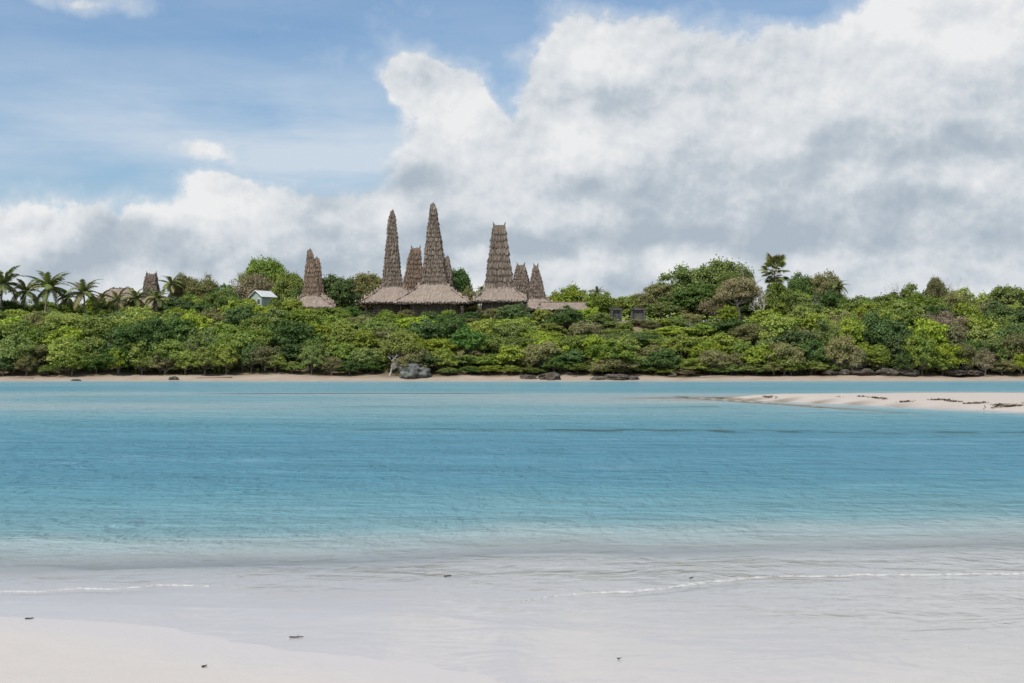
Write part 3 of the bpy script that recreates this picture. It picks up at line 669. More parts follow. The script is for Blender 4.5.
# ------------------------------------------------------------------ palms
m_frond = leaf_mat('palm_leaflets', (0.075, 0.115, 0.035), (0.15, 0.19, 0.06), (0.19, 0.20, 0.075), 0.2)
m_frond_dry = leaf_mat('palm_leaflets_dry', (0.14, 0.15, 0.05), (0.24, 0.22, 0.09), (0.24, 0.21, 0.10), 0.2)
m_ptrunk = wood_mat('palm_trunk', (0.14, 0.12, 0.10), (0.30, 0.27, 0.23), 9)
def frond_mesh(L, mat, seed, lw=0.55, arch=1.0):
    rr = random.Random(seed); vs = []; fs = []; n = 30
    def pt(s): return Vector((L * (s - 0.12 * s * s * arch), 0, L * (0.42 * s - 0.78 * s * s) * arch))
    for i in range(n):
        s = 0.08 + 0.92 * i / n; p = pt(s); tdir = (pt(min(1, s + 0.03)) - pt(s - 0.03)).normalized()
        ll = lw * L * 0.42 * math.sin(math.pi * min(1, 0.12 + s * 0.86)) ** 0.7
        for sd in (-1, 1):
            d = (Vector((0.55, sd * 1.0, -0.45 + rr.uniform(-.25, .15)))).normalized() * ll * rr.uniform(0.8, 1.1)
            w = tdir * (L * 0.018); k = len(vs)
            vs += [p - w, p + w, p + d * 0.6 + w * 0.9, p + d + Vector((0, 0, -ll * 0.18)), p + d * 0.6 - w * 0.9]; fs += [(k, k + 1, k + 2, k + 3, k + 4)]
    for i in range(10):
        a, b = pt(i / 10), pt((i + 1) / 10); r = 0.05 * L / 4 * (1 - i / 12); k = len(vs)
        vs += [a + Vector((0, -r, 0)), a + Vector((0, r, 0)), b + Vector((0, r, 0)), b + Vector((0, -r, 0)), a + Vector((0, 0, -r)), b + Vector((0, 0, -r))]
        fs += [(k, k + 1, k + 2, k + 3), (k, k + 3, k + 5, k + 4), (k + 1, k + 4, k + 5, k + 2)]
    me = bpy.data.meshes.new('frond'); me.from_pydata([tuple(v) for v in vs], [], fs); me.materials.append(mat); return me
FR = [frond_mesh(3.6, m_frond, i, 0.5, 0.7 + 0.3 * i) for i in range(3)]
FRD = [frond_mesh(3.6, m_frond_dry, 10 + i, 0.5, 0.8 + 0.3 * i) for i in range(2)]
def fan_mesh(mat, seed):   # fan palm leaf: stalk and a disc of blades
    rr = random.Random(seed); vs = []; fs = []; st = 1.1
    vs += [(0, -.03, 0), (0, .03, 0), (st, .03, 0.02), (st, -.03, 0.02)]; fs.append((0, 1, 2, 3))
    for i in range(22):
        a = math.radians(-130 + 260 * i / 21); L = 0.95 * rr.uniform(0.85, 1.1); d = Vector((math.cos(a), math.sin(a), -0.25)); s = Vector((-math.sin(a), math.cos(a), 0)) * 0.07
        p = Vector((st, 0, 0.02)); k = len(vs); vs += [p, p + d * L * .55 + s, p + d * L + Vector((0, 0, -.15)), p + d * L * .55 - s]; fs.append((k, k + 1, k + 2, k + 3))
    me = bpy.data.meshes.new('fan_leaf'); me.from_pydata([tuple(v) for v in vs], [], fs); me.materials.append(mat); return me
FAN = [fan_mesh(m_frond_dry, 1), fan_mesh(m_frond, 2)]
def palm(px, py, Y, rpx, label, nf=17, lean=0.0, seed=0, dry=0.2, fan=False, group='coconut palms on the skyline'):
    rr = random.Random(seed * 31 + 5); X = X_of(px, Y); zc = Z_of(py, Y); zg = float(terr(X, Y)); h = zc - zg
    root = empty('fan_palm' if fan else 'coconut_palm', (X - lean, Y, zg))
    tb = MB(); pts = [Vector((lean * (s ** 1.6) , 0.2 * math.sin(s * 2), -0.3 + (h + 0.3) * s)) for s in [0, .2, .4, .6, .8, 1.0]]
    tb.tube(pts, [0.24, 0.17, 0.15, 0.14, 0.13, 0.14], 8); tb.build('trunk', m_ptrunk, root, True)
    tip = pts[-1]; sc = rpx / F * Y / 3.3
    for i in range(nf):
        a = 2.399 * i + rr.uniform(-.2, .2); t01 = i / (nf - 1)
        me = rr.choice(FAN if fan else (FRD if rr.random() < dry or t01 > 0.88 else FR))
        o = bpy.data.objects.new('fan_leaf' if fan else 'frond', me); COL.objects.link(o); o.parent = root; o.location = tip if not fan else tip + Vector((rr.uniform(-.7, .7), rr.uniform(-.7, .7), 1.2 - 2.6 * t01 + rr.uniform(-.5, .5)))
        el = math.radians(72 - (118 if not fan else 150) * t01 + rr.uniform(-8, 8)) if not fan else math.radians(85 - 140 * t01 + rr.uniform(-8, 8))
        o.rotation_euler = (rr.uniform(-.3, .3), -el * 0.85, a); k = sc * (rr.uniform(0.7, 1.35) if fan else rr.uniform(0.85, 1.12)); o.scale = (k, k, k)
    tag(root, label, 'palm', group); return root
palm(2, 285, 240, 26, 'coconut palm cut off by the left edge of the view', 18, 0.4, 1)
palm(25, 291, 243, 21, 'small yellowish coconut palm between the edge palm and the tallest left palm', 15, 0.3, 2, 0.6)
palm(48, 287, 238, 26, 'tallest coconut palm of the left group, wide drooping crown', 19, 0.7, 3)
palm(83, 292, 236, 22, 'second coconut palm from the tallest left one, narrower upright crown', 17, -0.3, 4, 0.3)
palm(66, 297, 241, 14, 'short palm filling the gap right of the tallest left palm', 15, 0.2, 21, 0.4)
palm(101, 298, 241, 12, 'short yellowish palm left of the grey thatched roof', 14, -0.2, 22, 0.6)
palm(117, 300, 238, 16, 'small palm in front of the grey thatched roof', 14, 0.2, 5, 0.5)
palm(135, 298, 239, 18, 'small palm just left of the blunt tower stub', 15, 0.1, 6)
palm(156, 298, 238, 18, 'small dark palm in front of the blunt tower stub', 15, -0.2, 7)
palm(171, 284, 248, 16, 'wind bent palm right of the blunt tower stub', 13, 0.4, 8)
palm(481, 290, 262, 9, 'tiny distant palm between the tallest and the flat topped towers', 13, 0.2, 9)
palm(597, 293, 262, 11, 'distant palm on the skyline right of the bright green domed tree', 13, 0.2, 10)
palm(838, 287, 248, 13, 'small dark palm on the skyline right of the pale olive tree', 15, 0.3, 11)
palm(775, 271, 243, 18, 'tall fan palm with a round bushy crown above the skyline', 80, 0.2, 12, 0.5, True, 'fan palms')

# ------------------------------------------------------------------ thatched tower houses
def thatch_mat(name, a, b, c, streak=14):
    m, t, o = new_mat(name)
    g = t.n.new('ShaderNodeNewGeometry'); rnd = g.outputs['Random Per Island']
    tcn = t.n.new('ShaderNodeTexCoord').outputs['Object']; v = t.sep(tcn)
    n1, _ = t.noise(t.comb(v[0], v[1], t.m('MULTIPLY', v[2], 0.25)), streak, 4, 0.7); n2, _ = t.noise(tcn, 0.7, 4, 0.6)
    c1 = t.mixc(rnd, a, b); c1 = t.mixc(t.sstep(n2, 0.42, 0.66), c1, c)
    c1 = t.mixc(t.lin(n1, 0.35, 0.7, 0.0, 0.45), c1, (a[0] * 0.5, a[1] * 0.5, a[2] * 0.5))
    pbsdf(t, o, c1, 0.95, t.bump(n1, 0.7, 0.05), 0.1); return m
m_tower = thatch_mat('tower_thatch', (0.10, 0.078, 0.062), (0.28, 0.225, 0.182), (0.195, 0.152, 0.125))
m_tower2 = thatch_mat('tower_thatch_warm', (0.13, 0.09, 0.062), (0.30, 0.22, 0.165), (0.21, 0.155, 0.115))
m_roof = thatch_mat('lower_roof_thatch', (0.215, 0.172, 0.142), (0.35, 0.285, 0.24), (0.285, 0.232, 0.198), 9)
m_fringe = thatch_mat('eave_thatch_shaded', (0.16, 0.125, 0.10), (0.30, 0.24, 0.20), (0.22, 0.18, 0.15), 12)  # roof thatch toned darker, shade at the eaves put into the colour
def face_thatch(mb, bl, br, tr, tl, step, tw, tlen, lift, rr, jag=0.3):
    bl, br, tr, tl = map(Vector, (bl, br, tr, tl)); n = (br - bl).cross(tl - bl)
    if n.length < 1e-6: return
    n.normalize(); Hh = ((tl + tr) / 2 - (bl + br) / 2).length; k = max(1, int(Hh / step))
    for c in range(k + 1):
        v0 = c / k if k else 0
        if v0 >= 0.999: break
        a = bl.lerp(tl, v0); b = br.lerp(tr, v0); L = (b - a).length; m = max(1, int(L / tw)); upv = (tl.lerp(tr, 0.5) - bl.lerp(br, 0.5)).normalized(); al = (b - a).normalized() if L > 1e-6 else Vector((1, 0, 0))
        for i in range(m):
            q = (i + rr.uniform(0.2, 0.8)) / m; p = a.lerp(b, q); w = L / m * rr.uniform(0.45, 1.3); ln = tlen * rr.uniform(0.75, 1.25)
            p = p - upv * rr.uniform(0, jag) * tlen; lo = lift * rr.uniform(0.5, 1.5); sk = rr.uniform(-.12, .12) * ln
            mb.add([p - al * w * 0.55 + n * lo * 0.75, p + al * rr.uniform(-.2, .2) * w - upv * 0.12 * ln + n * lo * 1.1, p + al * w * 0.55 + n * lo * 0.75,
                    p + al * (w * 0.5 + sk) + upv * ln + n * 0.02, p + al * (-w * 0.5 + sk) + upv * ln + n * 0.02], [(0, 1, 2, 3, 4)])
def ring(z, wx, wy, ox=0, oy=0): return [Vector((ox - wx, oy - wy, z)), Vector((ox + wx, oy - wy, z)), Vector((ox + wx, oy + wy, z)), Vector((ox - wx, oy + wy, z))]
def loft(mb, rings, cap=True):
    vs = [v for r in rings for v in r]; fs = []
    for i in range(len(rings) - 1):
        for k in range(4): fs.append((i * 4 + k, i * 4 + (k + 1) % 4, (i + 1) * 4 + (k + 1) % 4, (i + 1) * 4 + k))
    if cap: fs += [(3, 2, 1, 0), tuple((len(rings) - 1) * 4 + k for k in range(4))]
    mb.add(vs, fs)
def tower_house(px, Y, tower, roof, label, rot=0.0, lean=(0, 0), mat=m_tower, top='horns', seed=1, base=True, depth=0.8, name='tower_house', posts=True):
    """tower: [(py, half width px), ...] base to tip; roof: (py_eave, half px at the eave) or None"""
    rr = random.Random(seed); X = X_of(px, Y); zg = float(terr(X, Y)); m = Y / F
    root = empty(name, (X, Y, zg), rot)
    lv = [(Z_of(py, Y) - zg, w * m) for py, w in tower]; z0, w0 = lv[0]; z1 = lv[-1][0]
    def off(z): k = (z - z0) / (z1 - z0); return lean[0] * k + 0.05 * math.sin(z * 1.7 + seed), lean[1] * k
    rg = []; N = 9
    for i in range(N + 1):
        z = z0 + (z1 - z0) * i / N; w = float(np.interp(z, [a for a, _ in lv], [b for _, b in lv])); d = w * (depth + (1 - depth) * 0.4 * (1 - i / N)); o = off(z); rg.append(ring(z, w * 0.93, d * 0.93, *o))
    cb = MB(); loft(cb, rg); tf = MB()
    for i in range(N):
        for k in range(4): face_thatch(cb, rg[i][k], rg[i][(k + 1) % 4], rg[i + 1][(k + 1) % 4], rg[i + 1][k], 0.60, 0.16, 0.80, 0.19, rr, 0.45)
    # ragged corners
    for i in range(N):
        for k in range(4):
            for _ in range(5):
                q = rr.random(); p = rg[i][k].lerp(rg[i + 1][k], q); c = Vector((*off(p.z), p.z)); n = (p - c).normalized(); s = rr.uniform(0.12, 0.26)
                cb.add([p - n * .05 + Vector((0, 0, .3)), p + n * s + Vector((0, 0, -0.12)), p + n * s * 0.6 + Vector((rr.uniform(-.2, .2), rr.uniform(-.2, .2), -.2))], [(0, 1, 2)])
    tw = cb.build('tower_roof', mat, root)
    wt_, dt_ = lv[-1][1], lv[-1][1] * depth; ox, oy = off(z1)
    cap = MB(); cap.tube([(ox - wt_ * 1.05, oy, z1 + 0.02), (ox + wt_ * 1.05, oy, z1 + 0.05)], 0.13, 7)
    for _ in range(int(14 + wt_ * 12)):
        p = Vector((ox + rr.uniform(-wt_, wt_), oy + rr.uniform(-.2, .2), z1 - 0.15)); cap.tube([p, p + Vector((rr.uniform(-.16, .16), rr.uniform(-.1, .1), rr.uniform(0.2, 0.5)))], [0.05, 0.02], 4)
    cap.build('ridge_cap', m_post, tw)
    for s in ((-1, 1) if top != 'tip' else (1,)):
        hb = MB(); b = Vector((ox + s * wt_ * 0.95 * (0 if top == 'tip' else 1), oy, z1)); hh = 0.75 if top == 'horns' else 0.55
        hb.tube([b, b + Vector((s * 0.04, 0, hh * .6)), b + Vector((s * 0.16, 0, hh))], [0.10, 0.08, 0.035], 6); hb.tube([b + Vector((-.14, 0, hh * .45)), b + Vector((.2, 0, hh * .5))], 0.045, 5)
        hb.build('ridge_horn', m_post, tw, True)
    if roof:
        ze = Z_of(roof[0], Y) - zg; we = roof[1] * m; de = we * roof[2] if len(roof) > 2 else we * 0.8; d0 = w0 * (depth + (1 - depth) * 0.4)
        rs = []
        for k, fl in ((0, 0), (0.33, 0.035), (0.66, 0.05), (1.0, 0.0)):
            z = ze + (z0 - ze) * k - (z0 - ze) * fl * 1.6; kk = k; rs.append(ring(z, we + (w0 * 0.97 - we) * kk, de + (d0 * 0.97 - de) * kk))
        rb = MB(); loft(rb, rs)
        for i in range(3):
            for k in range(4): face_thatch(rb, rs[i][k], rs[i][(k + 1) % 4], rs[i + 1][(k + 1) % 4], rs[i + 1][k], 0.42, 0.22, 0.95, 0.035, rr, 0.5)
        for k in range(4):  # hip ridges
            for i in range(3): rb.tube([rs[i][k] + Vector((0, 0, .02)), rs[i + 1][k] + Vector((0, 0, .02))], 0.10, 6)
        lr = rb.build('lower_roof', m_roof, root)
        fb = MB(); inner = ring(ze - 0.34, we - 0.32, de - 0.32)
        loft(fb, [inner, ring(ze - 0.02, we - 0.03, de - 0.03)])
        for k in range(4):
            a, b = rs[0][k] + Vector((0, 0, -.42)), rs[0][(k + 1) % 4] + Vector((0, 0, -.42)); n = int((b - a).length / 0.09)
            outw = (b - a).normalized().cross(Vector((0, 0, 1)))
            for i in range(n):
                p = a.lerp(b, (i + rr.random()) / n); l = rr.uniform(-.12, .10); w = (b - a).normalized() * rr.uniform(.05, .10)
                fb.add([p - w + outw * 0.02 + Vector((0, 0, l)), p + w - outw * .02 + Vector((0, 0, l)), p + w + outw * 0.05 + Vector((0, 0, .44)), p - w + outw * .05 + Vector((0, 0, .44))], [(0, 1, 2, 3)])
        fb.build('eave_fringe', m_fringe, lr)
        if posts:
            fl = max(1.0, ze - 2.3); mb = MB(); mb.box((0, 0, fl), (2 * we * 0.86, 2 * de * 0.86, 0.14))
            nb = int(2 * we * .86 / 0.3)
            for i in range(nb): mb.box((-we * .86 + 0.15 + i * 0.3, 0, fl + 0.09), (0.24, 2 * de * 0.88, 0.05))
            mb.build('platform', m_post, root)
            wb = MB(); ww, dd = we * 0.60, de * 0.60; hh = ze - fl + 0.3
            for sx, sy, lx, ly in ((0, -1, 2 * ww, 0.10), (0, 1, 2 * ww, 0.10), (-1, 0, 0.10, 2 * dd - 0.22), (1, 0, 0.10, 2 * dd - 0.22)):
                wb.box((sx * ww, sy * dd, fl + 0.13 + hh / 2), (lx, ly, hh))
                L = max(lx, ly)
                for i in range(int(L / 0.22)):
                    t_ = -L / 2 + 0.11 + i * 0.22; wb.tube([(sx * (ww + .07) + (t_ if lx > ly else 0), sy * (dd + .07) + (t_ if ly > lx else 0), fl + 0.14), (sx * (ww + .07) + (t_ if lx > ly else 0), sy * (dd + .07) + (t_ if ly > lx else 0), fl + 0.12 + hh)], 0.05, 5, False)
            wb.build('bamboo_wall', m_plank, root)
            npx = max(3, int(we / 1.0)); 
            for i in range(npx):
                for sy in (-1, 1):
                    pb_ = MB(); xx = -we * 0.84 + 1.68 * we * i / (npx - 1); pb_.tube([(xx, sy * de * 0.8, -0.4), (xx + rr.uniform(-.05, .05), sy * de * 0.8, ze - 0.1)], [0.13, 0.10], 8); pb_.build('post', m_post, root, True)
            rl = MB(); rl.tube([(-we * .84, -de * .84, fl + 0.75), (we * .84, -de * .84, fl + 0.75)], 0.05, 6); rl.tube([(-we * .84, -de * .84, fl + 0.4), (we * .84, -de * .84, fl + 0.4)], 0.04, 6); rl.build('railing', m_post, root, True)
    tag(root, label, 'house', 'thatched houses with tall tower roofs'); return root
tower_house(392, 241, [(287, 10.3), (270, 8.2), (245, 5.6), (225, 3.8), (216, 2.9), (212, 1.6)], (302, 30), 'slim pointed thatched tower house left of the tallest tower', rot=math.radians(4), seed=2, top='tip')
tower_house(435, 238, [(285, 13.6), (265, 10.4), (240, 7.0), (218, 4.0), (208, 2.4), (205, 2.2)], (302.5, 37), 'tallest thatched tower house in the middle of the village', rot=math.radians(-4), seed=3, lean=(-0.35, 0), top='tip')
tower_house(412, 252, [(291, 10.0), (275, 8.0), (260, 6.4), (249, 4.3)], (303, 22), 'small leaning tower house between the slim tower and the tallest tower', rot=0.2, seed=4, lean=(0.6, 0), mat=m_tower2)
tower_house(447, 256, [(290, 6.5), (272, 4.2), (260, 2.2), (258, 1.8)], (301, 20), 'small tower house hidden behind the right side of the tallest tower', rot=-0.1, seed=5, top='tip')
tower_house(499, 240, [(288, 14.4), (270, 12.2), (250, 9.4), (235, 7.2), (226, 5.8)], (300.5, 27), 'broad flat topped thatched tower house with a ragged ridge', rot=math.radians(3), seed=6)
tower_house(521, 254, [(294, 9.8), (280, 7.2), (266, 3.6)], (302, 20), 'left one of the two small pointed tower houses beside the flat topped tower', rot=-0.15, seed=7)
tower_house(536, 246, [(299, 9.6), (285, 6.4), (272, 3.0), (267, 1.8)], (309, 28), 'right one of the two small pointed tower houses, above a pale flat roof', rot=0.05, seed=8, top='horns')
tower_house(311.5, 243, [(296, 9.0), (280, 6.4), (265, 4.2), (255, 2.6), (251, 1.8)], (307, 24), 'front house of the left tower pair with a tapering weathered tower', rot=0.1, seed=9, lean=(-0.3, 0), mat=m_tower2, top='tip')
tower_house(316.5, 250, [(294, 7.5), (275, 4.4), (262, 2.4), (259, 1.6)], (303, 18), 'rear house of the left tower pair, shorter peak peeking out right', rot=0.1, seed=10, mat=m_tower2, top='tip')
tower_house(151, 250, [(300, 8.5), (287, 6.4), (275, 4.6)], (311, 26), 'distant blunt tower stub house rising behind the small palms', rot=0.0, seed=11)
# plain hip roof house behind the palms and the long low roof
def hip_house(px, Y, py_r, py_e, hw, hr, label, seed, mat=m_fringe, name='thatched_house'):
    rr = random.Random(seed); X = X_of(px, Y); zg = float(terr(X, Y)); m = Y / F; zr = Z_of(py_r, Y) - zg; ze = Z_of(py_e, Y) - zg; we = hw * m; wr = hr * m; de = min(we * 0.7, 3.2)
    root = empty(name, (X, Y, zg)); rb = MB(); rs = [ring(ze, we, de), ring(ze + (zr - ze) * .5, (we + wr) / 2, de * .55), ring(zr, wr, 0.12)]; loft(rb, rs)
    for i in range(2):
        for k in range(4): face_thatch(rb, rs[i][k], rs[i][(k + 1) % 4], rs[i + 1][(k + 1) % 4], rs[i + 1][k], 0.45, 0.24, 0.9, 0.05, rr, 0.5)
    r_ = rb.build('roof', mat, root); cp = MB(); cp.tube([(-wr * 1.05, 0, zr + .03), (wr * 1.05, 0, zr + .03)], 0.16, 8); cp.build('ridge_cap', m_post, r_)
    wb = MB()
    for sy in (-1, 1): wb.box((0, sy * de * .75, (ze + 0.2) / 2), (we * 1.6, 0.1, ze + 0.2))
    for sx in (-1, 1): wb.box((sx * (we * .8 - .05), 0, (ze + 0.2) / 2), (0.1, de * 1.5 - .22, ze + 0.2))
    wb.build('bamboo_wall', m_plank, root)
    for sx in (-1, -0.33, 0.33, 1):
        p = MB(); p.tube([(sx * we * .9, -de * .93, -.3), (sx * we * .9, -de * .93, ze + 0.05)], 0.09, 7); p.build('post', m_post, root, True)
    tag(root, label, 'house'); return root
hip_house(121, 252, 289, 302, 24, 10, 'house with a low grey thatched roof behind the two left palms', 21, m_roof)
hip_house(562, 243, 303, 310, 26, 22, 'long low thatched shed right of the two small pointed towers', 23, m_roof, 'thatched_shed')

# metal roofed building
m_metal, t, o = new_mat('corrugated_metal'); tcn = t.n.new('ShaderNodeTexCoord').outputs['Object']; v = t.sep(tcn); nn, _ = t.noise(tcn, 2, 4, 0.6)
wv = t.m('SINE', t.m('MULTIPLY', v[0], 42)); pbsdf(t, o, t.mixc(nn, (0.40, 0.43, 0.42), (0.58, 0.60, 0.60)), 0.5, t.bump(wv, 0.5, 0.02))
m_plaster, t, o = new_mat('pale_green_plaster'); tcn = t.n.new('ShaderNodeTexCoord').outputs['Object']; nn, _ = t.noise(tcn, 3, 4, 0.6); pbsdf(t, o, t.mixc(nn, (0.26, 0.34, 0.29), (0.36, 0.42, 0.37)), 0.8)
m_trim = wood_mat('white_trim', (0.6, 0.6, 0.58), (0.72, 0.72, 0.7)); m_shut = wood_mat('dark_shutter', (0.05, 0.06, 0.06), (0.09, 0.10, 0.09))
Y = 241.5; X = X_of(263, Y); zg = float(terr(X, Y)); root = empty('metal_roofed_building', (X, Y, zg), math.radians(-38))
hr = Z_of(291, Y) - zg; he = Z_of(297, Y) - zg; hw = 1.6; hl = 1.75
wb = MB(); wb.add([(-hw + .25, -hl + .2, 0), (hw - .25, -hl + .2, 0), (hw - .25, hl - .2, 0), (-hw + .25, hl - .2, 0), (-hw + .25, -hl + .2, he + .05), (hw - .25, -hl + .2, he + .05), (hw - .25, hl - .2, he + .05), (-hw + .25, hl - .2, he + .05), (0, -hl + .2, hr - .08), (0, hl - .2, hr - .08)],
   [(0, 1, 5, 8, 4), (3, 7, 9, 6, 2), (1, 2, 6, 5), (0, 4, 7, 3)]); wb.build('wall', m_plaster, root)
rb = MB(); 
for s in (-1, 1):
    a = Vector((s * (hw + .15), 0, he - .1)); b = Vector((0, 0, hr)); rb.add([(a.x, -hl, a.z), (b.x, -hl, b.z), (b.x, hl, b.z), (a.x, hl, a.z), (a.x, -hl, a.z + .05), (b.x, -hl, b.z + .05), (b.x, hl, b.z + .05), (a.x, hl, a.z + .05)], [(0, 1, 2, 3), (7, 6, 5, 4), (0, 4, 5, 1), (2, 6, 7, 3), (0, 3, 7, 4)])
rf = rb.build('roof', m_metal, root); tb = MB()
for s in (-1, 1): tb.tube([(s * (hw + .15), -hl - .03, he - .08), (0, -hl - .03, hr + .03)], 0.07, 6)
tb.build('bargeboard', m_trim, rf)
for xx in (-0.7, 0.7):
    w = MB(); w.box((xx, -hl + .17, he - 0.9), (0.7, 0.06, 0.9)); wo_ = w.build('window', m_shut, root); f = MB()
    for c, d in (((xx, -hl + .14, he - .42), (.86, .08, .08)), ((xx, -hl + .14, he - 1.38), (.86, .08, .08)), ((xx - .39, -hl + .14, he - .9), (.08, .08, .88)), ((xx + .39, -hl + .14, he - .9), (.08, .08, .88))): f.box(c, d)
    f.build('window_frame', m_trim, wo_)
tag(root, 'small pale green building with a whitish metal gable roof among the trees', 'building')

# stone tombs
def stone_mat(name, a, b, sc=2.0):
    m, t, o = new_mat(name); g = t.n.new('ShaderNodeNewGeometry').outputs['Position']; n, _ = t.noise(g, sc, 7, 0.65); n2, _ = t.noise(g, sc * 6, 5, 0.7)
    pbsdf(t, o, t.mixc(t.sstep(n, 0.35, 0.65), a, b), 0.9, t.bump(t.m('ADD', n, t.m('MULTIPLY', n2, .5)), 0.8, 0.15)); return m
m_stone = stone_mat('dark_stone', (0.05, 0.05, 0.048), (0.12, 0.115, 0.105)); m_rock = stone_mat('grey_coral_rock', (0.05, 0.054, 0.05), (0.17, 0.175, 0.16)); m_rockb = stone_mat('brown_rock', (0.045, 0.038, 0.030), (0.12, 0.10, 0.08))
for px, w, lb in ((616, 9.5, 'left dark megalithic stone tomb on the clearing right of the village'), (638, 13, 'right, wider dark stone tomb on the clearing right of the village')):
    Y = 236; X = X_of(px, Y); zg = float(terr(X, Y)); m = Y / F; root = empty('stone_tomb', (X, Y, zg), R.uniform(-.1, .1)); zt = Z_of(308, Y) - zg; W2 = w * m
    s = MB(); s.box((0, 0, zt - .18), (W2 * 1.12, 1.8, 0.36)); s.build('top_slab', m_stone, root); b_ = MB(); b_.box((0, 0, (zt - .37) / 2), (W2 * 0.82, 1.2, zt - .37)); b_.build('chamber', m_stone, root)
    for sx in (-1, 1):
        for sy in (-1, 1): l = MB(); l.box((sx * W2 * .48, sy * .72, (zt - .37) / 2), (0.26, 0.26, zt - .37)); l.build('leg', m_stone, root)
    tag(root, lb, 'tomb', 'stone tombs')

# ------------------------------------------------------------------ shore rocks, driftwood, small debris
def rock(px, py, Y, w, h, mat, label, seed, name='rock', group='rocks along the far shore', dy=None):
    bpy_me = None; import bmesh
    bm = bmesh.new(); bmesh.ops.create_icosphere(bm, subdivisions=4, radius=1)
    for v in bm.verts:
        p = v.co.copy(); q = Vector((p.x * 1.6 + seed, p.y * 1.6, p.z * 1.6)); f = 1 + 0.42 * mnoise.noise(q) + 0.26 * mnoise.noise(q * 2.7) + 0.14 * mnoise.noise(q * 7)
        v.co = p * f
    X = X_of(px, Y); m = Y / F
    for v in bm.verts: v.co = Vector((v.co.x * w * m / 2, v.co.y * (dy or w * m / 2 * .8), v.co.z * h * m * 0.62))
    me = bpy.data.meshes.new(name); bm.to_mesh(me); bm.free(); me.materials.append(mat); me.polygons.foreach_set('use_smooth', [True] * len(me.polygons))
    o = bpy.data.objects.new(name, me); COL.objects.link(o); o.location = (X, Y, Z_of(py, Y)); tag(o, label, 'rock', group); return o
rock(414, 373.5, 202.0, 30, 15, m_rock, 'big rounded grey boulder on the far shore under the low olive shrub', 1, 'boulder')
rock(528, 379, 200.5, 18, 7, m_rockb, 'left dark low rock on the shore below the pale olive bush', 2)
rock(549, 378, 200.5, 24, 8, m_rockb, 'right dark low rock on the shore below the pale olive bush', 3)
rock(597, 379.5, 201, 14, 4, m_rockb, 'brown rock at the left end of the root tangle', 4)
rock(616, 378, 202, 28, 6, m_rockb, 'long brown rock mass under the scrub of the root tangle', 5)
rock(633, 379, 201, 12, 5, m_rockb, 'small brown rock at the right end of the root tangle', 6)
rock(174, 379, 200.5, 9, 4, m_rockb, 'small dark rock on the sand below the blunt tower stub', 7)
rock(76, 380.3, 199.5, 9, 2, m_rockb, 'flat dark rock on the sand below the second left palm', 8)
rock(936, 377.5, 211, 12, 5, m_rockb, 'dark rock on the right beach below the tall thin tree', 9)
rock(923, 377.5, 211, 8, 4, m_rockb, 'small dark rock left of the dark rock on the right beach', 10)
for i, (px, w, h) in enumerate(((862, 26, 9), (886, 20, 10), (905, 26, 9), (845, 14, 7), (830, 16, 6), (955, 22, 8), (972, 18, 7))):
    Y = float(shore_Y(X_of(px, 205))) + 5.2; rock(px, 372.8, Y, w, h * 0.7, m_rockb, ['wide brown ledge rock under trees below the small right palm', 'tall brown ledge rock left of the bare skyline twigs, under trees',
        'brown ledge rock under trees below the bare skyline twigs', 'small ledge rock left of the wide ledge rock', 'leftmost small ledge rock under the right hand trees', 'brown ledge rock under trees in the dip at right', 'rightmost ledge rock under trees by the dip'][i], 20 + i)
m_drift = wood_mat('driftwood', (0.16, 0.12, 0.09), (0.38, 0.31, 0.25), 5)
def log(pts, rad, label, name='driftwood_log', Yo=None):
    mb = MB()
    for line, r in pts:
        w = [Vector((X_of(px, Yo), Yo + dy, Z_of(py, Yo))) for px, py, dy in line]
        mb.tube(w, [r * (1 - 0.5 * i / (len(w) - 1)) for i in range(len(w))], 8)
    o = mb.build(name, m_drift, None, True); tag(o, label, 'log', 'driftwood on the far beach'); return o
log([([(197, 377.6, 0), (210, 377.4, 0.2), (232, 377.2, 0)], 0.22)], 0.2, 'straight dark log lying on the sand below the thin skyline trees', Yo=202)
log([([(279, 378.8, 0), (290, 377.0, 0.2), (304, 376.8, 0.3), (318, 377.8, 0), (330, 378.3, .2)], 0.28), ([(290, 377.0, 0.2), (283, 375.8, .5)], 0.1), ([(304, 376.8, 0.3), (312, 375.6, .6)], 0.1)], .2, 'crooked branching driftwood log on the sand below the left tower pair', Yo=202)
log([([(384, 377, 0), (372, 376.4, 0.3), (352, 377.3, 0)], 0.18)], .2, 'pale driftwood log on the sand left of the big grey boulder', Yo=203)
log([([(676, 375.0, 0), (672, 372.8, 0.3), (670, 371.0, 0)], 0.2), ([(676, 375.2, 0), (668, 375.6, 0)], 0.2)], .2, 'upturned driftwood stump on the sand below the domed grove', 'driftwood_stump', Yo=204)
log([([(3, 378, 0), (20, 377.4, 0.3), (34, 377.9, 0)], 0.14)], .2, 'thin driftwood log on the sand at the left edge', Yo=201.5)
log([([(440, 378.6, 0), (452, 377.8, 0.3), (468, 378.4, 0)], 0.16)], .2, 'short driftwood log on the sand below the tallest tower', Yo=201)
log([([(700, 377, 0), (722, 376.3, 0.3), (744, 376.8, 0)], 0.14)], .2, 'thin driftwood log on the sand below the brown leafless tree', Yo=203.5)
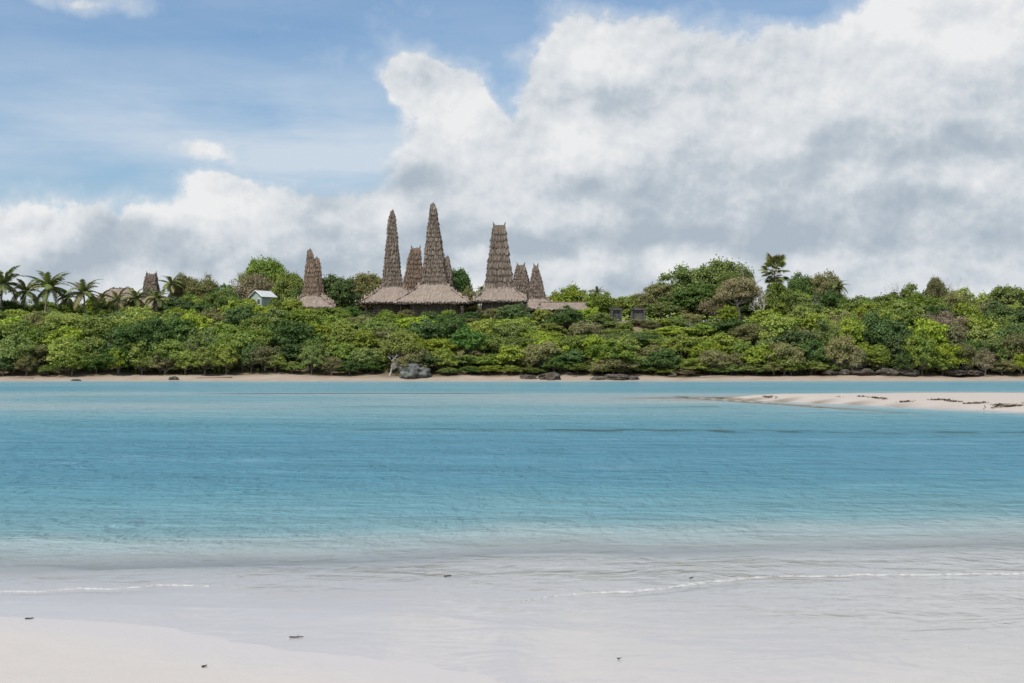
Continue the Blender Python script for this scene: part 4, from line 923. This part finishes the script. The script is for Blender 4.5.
# wrack on the sand bar
m_wrack = leaf_mat('dry_seaweed', (0.06, 0.045, 0.03), (0.14, 0.10, 0.07), (0.09, 0.07, 0.05), 0.0)
rng = np.random.default_rng(9); n = 2600; ux = rng.uniform(17, 34, n); cy = np.maximum(94.0 - 1.55 * (ux - 18.6), 70) + 1.5 * vn(ux * 0.22, ux * 0 + 4); cl = 0.0 + vn(ux * 2.3, ux * 0 + 7) + 0.5 * vn(ux * 3.7, ux * 0 + 2)
uy = cy + rng.normal(size=n) * 0.55; keep = (cl > 0.02) & (rng.random(n) < np.clip(cl * 2.5, 0, 1)); ux, uy = ux[keep], uy[keep]
for px, py, w, k in ((1010, 404.5, 0.45, 150), (1000, 403.8, 0.3, 60), (941, 400, 0.3, 70), (862, 397.5, 0.2, 30), (905, 400.5, 0.2, 30), (975, 402.5, 0.3, 60)):
    X_, Y_ = ground_pt(px, py, 0.27); ux = np.append(ux, X_ + rng.normal(size=k) * w); uy = np.append(uy, Y_ + rng.normal(size=k) * w * 0.5)
C = np.stack([ux, uy, terr(ux, uy) + 0.03 + rng.uniform(0, 0.03, len(ux))], -1); V, Fq = leaves(C, rng.normal(size=(len(ux), 3)) + [0, 0, 3], 0.10, rng)
tag(mesh_obj('seaweed_wrack', V, Fq, m_wrack), 'broken line of dark dry seaweed along the sand bar', 'seaweed', kind='stuff')
# twigs on the near beach
m_tw = wood_mat('wet_twig', (0.03, 0.025, 0.02), (0.08, 0.065, 0.05), 30)
def twig(px, py, L, ang, label, name='twig', r=0.006, cat='twig'):
    X, Y = ground_pt(px, py, 0.02); z = max(0.0, float(terr(X, Y))) + r; rr = random.Random(px); mb = MB(); d = Vector((math.cos(ang), math.sin(ang), 0)); n = Vector((-d.y, d.x, 0))
    pts = [d * L * (k / 4 - .5) + n * rr.uniform(-.012, .012) + Vector((0, 0, rr.uniform(0, .008))) for k in range(5)]; mb.tube(pts, [r, r * 1.2, r, r * .9, r * .5], 6)
    mb.tube([pts[2], pts[2] + n * L * .18 + d * .03 + Vector((0, 0, .01))], [r * .7, r * .3], 5); o = mb.build(name, m_tw, None, True); o.location = (X, Y, z); tag(o, label, cat, 'twigs washed up on the near beach')
twig(297, 635.5, 0.13, 0.35, 'longest dark twig on the wet sand in the lower middle left'); twig(31, 617.5, 0.08, 0.15, 'dark twig on the dry sand at the lower left', r=.007)
twig(205, 669, 0.035, 0.5, 'tiny dark bark chip on the dry sand near the bottom', r=.008); twig(448, 575, 0.09, 0.0, 'dark twig floating in the shallows left of centre', r=.008)
twig(691, 577, 0.05, 0.2, 'tiny twig in the shallows above the right foam line', r=.006); twig(618, 657, 0.02, 0.2, 'tiny dark speck of bark on the wet sand right of centre', r=.006)
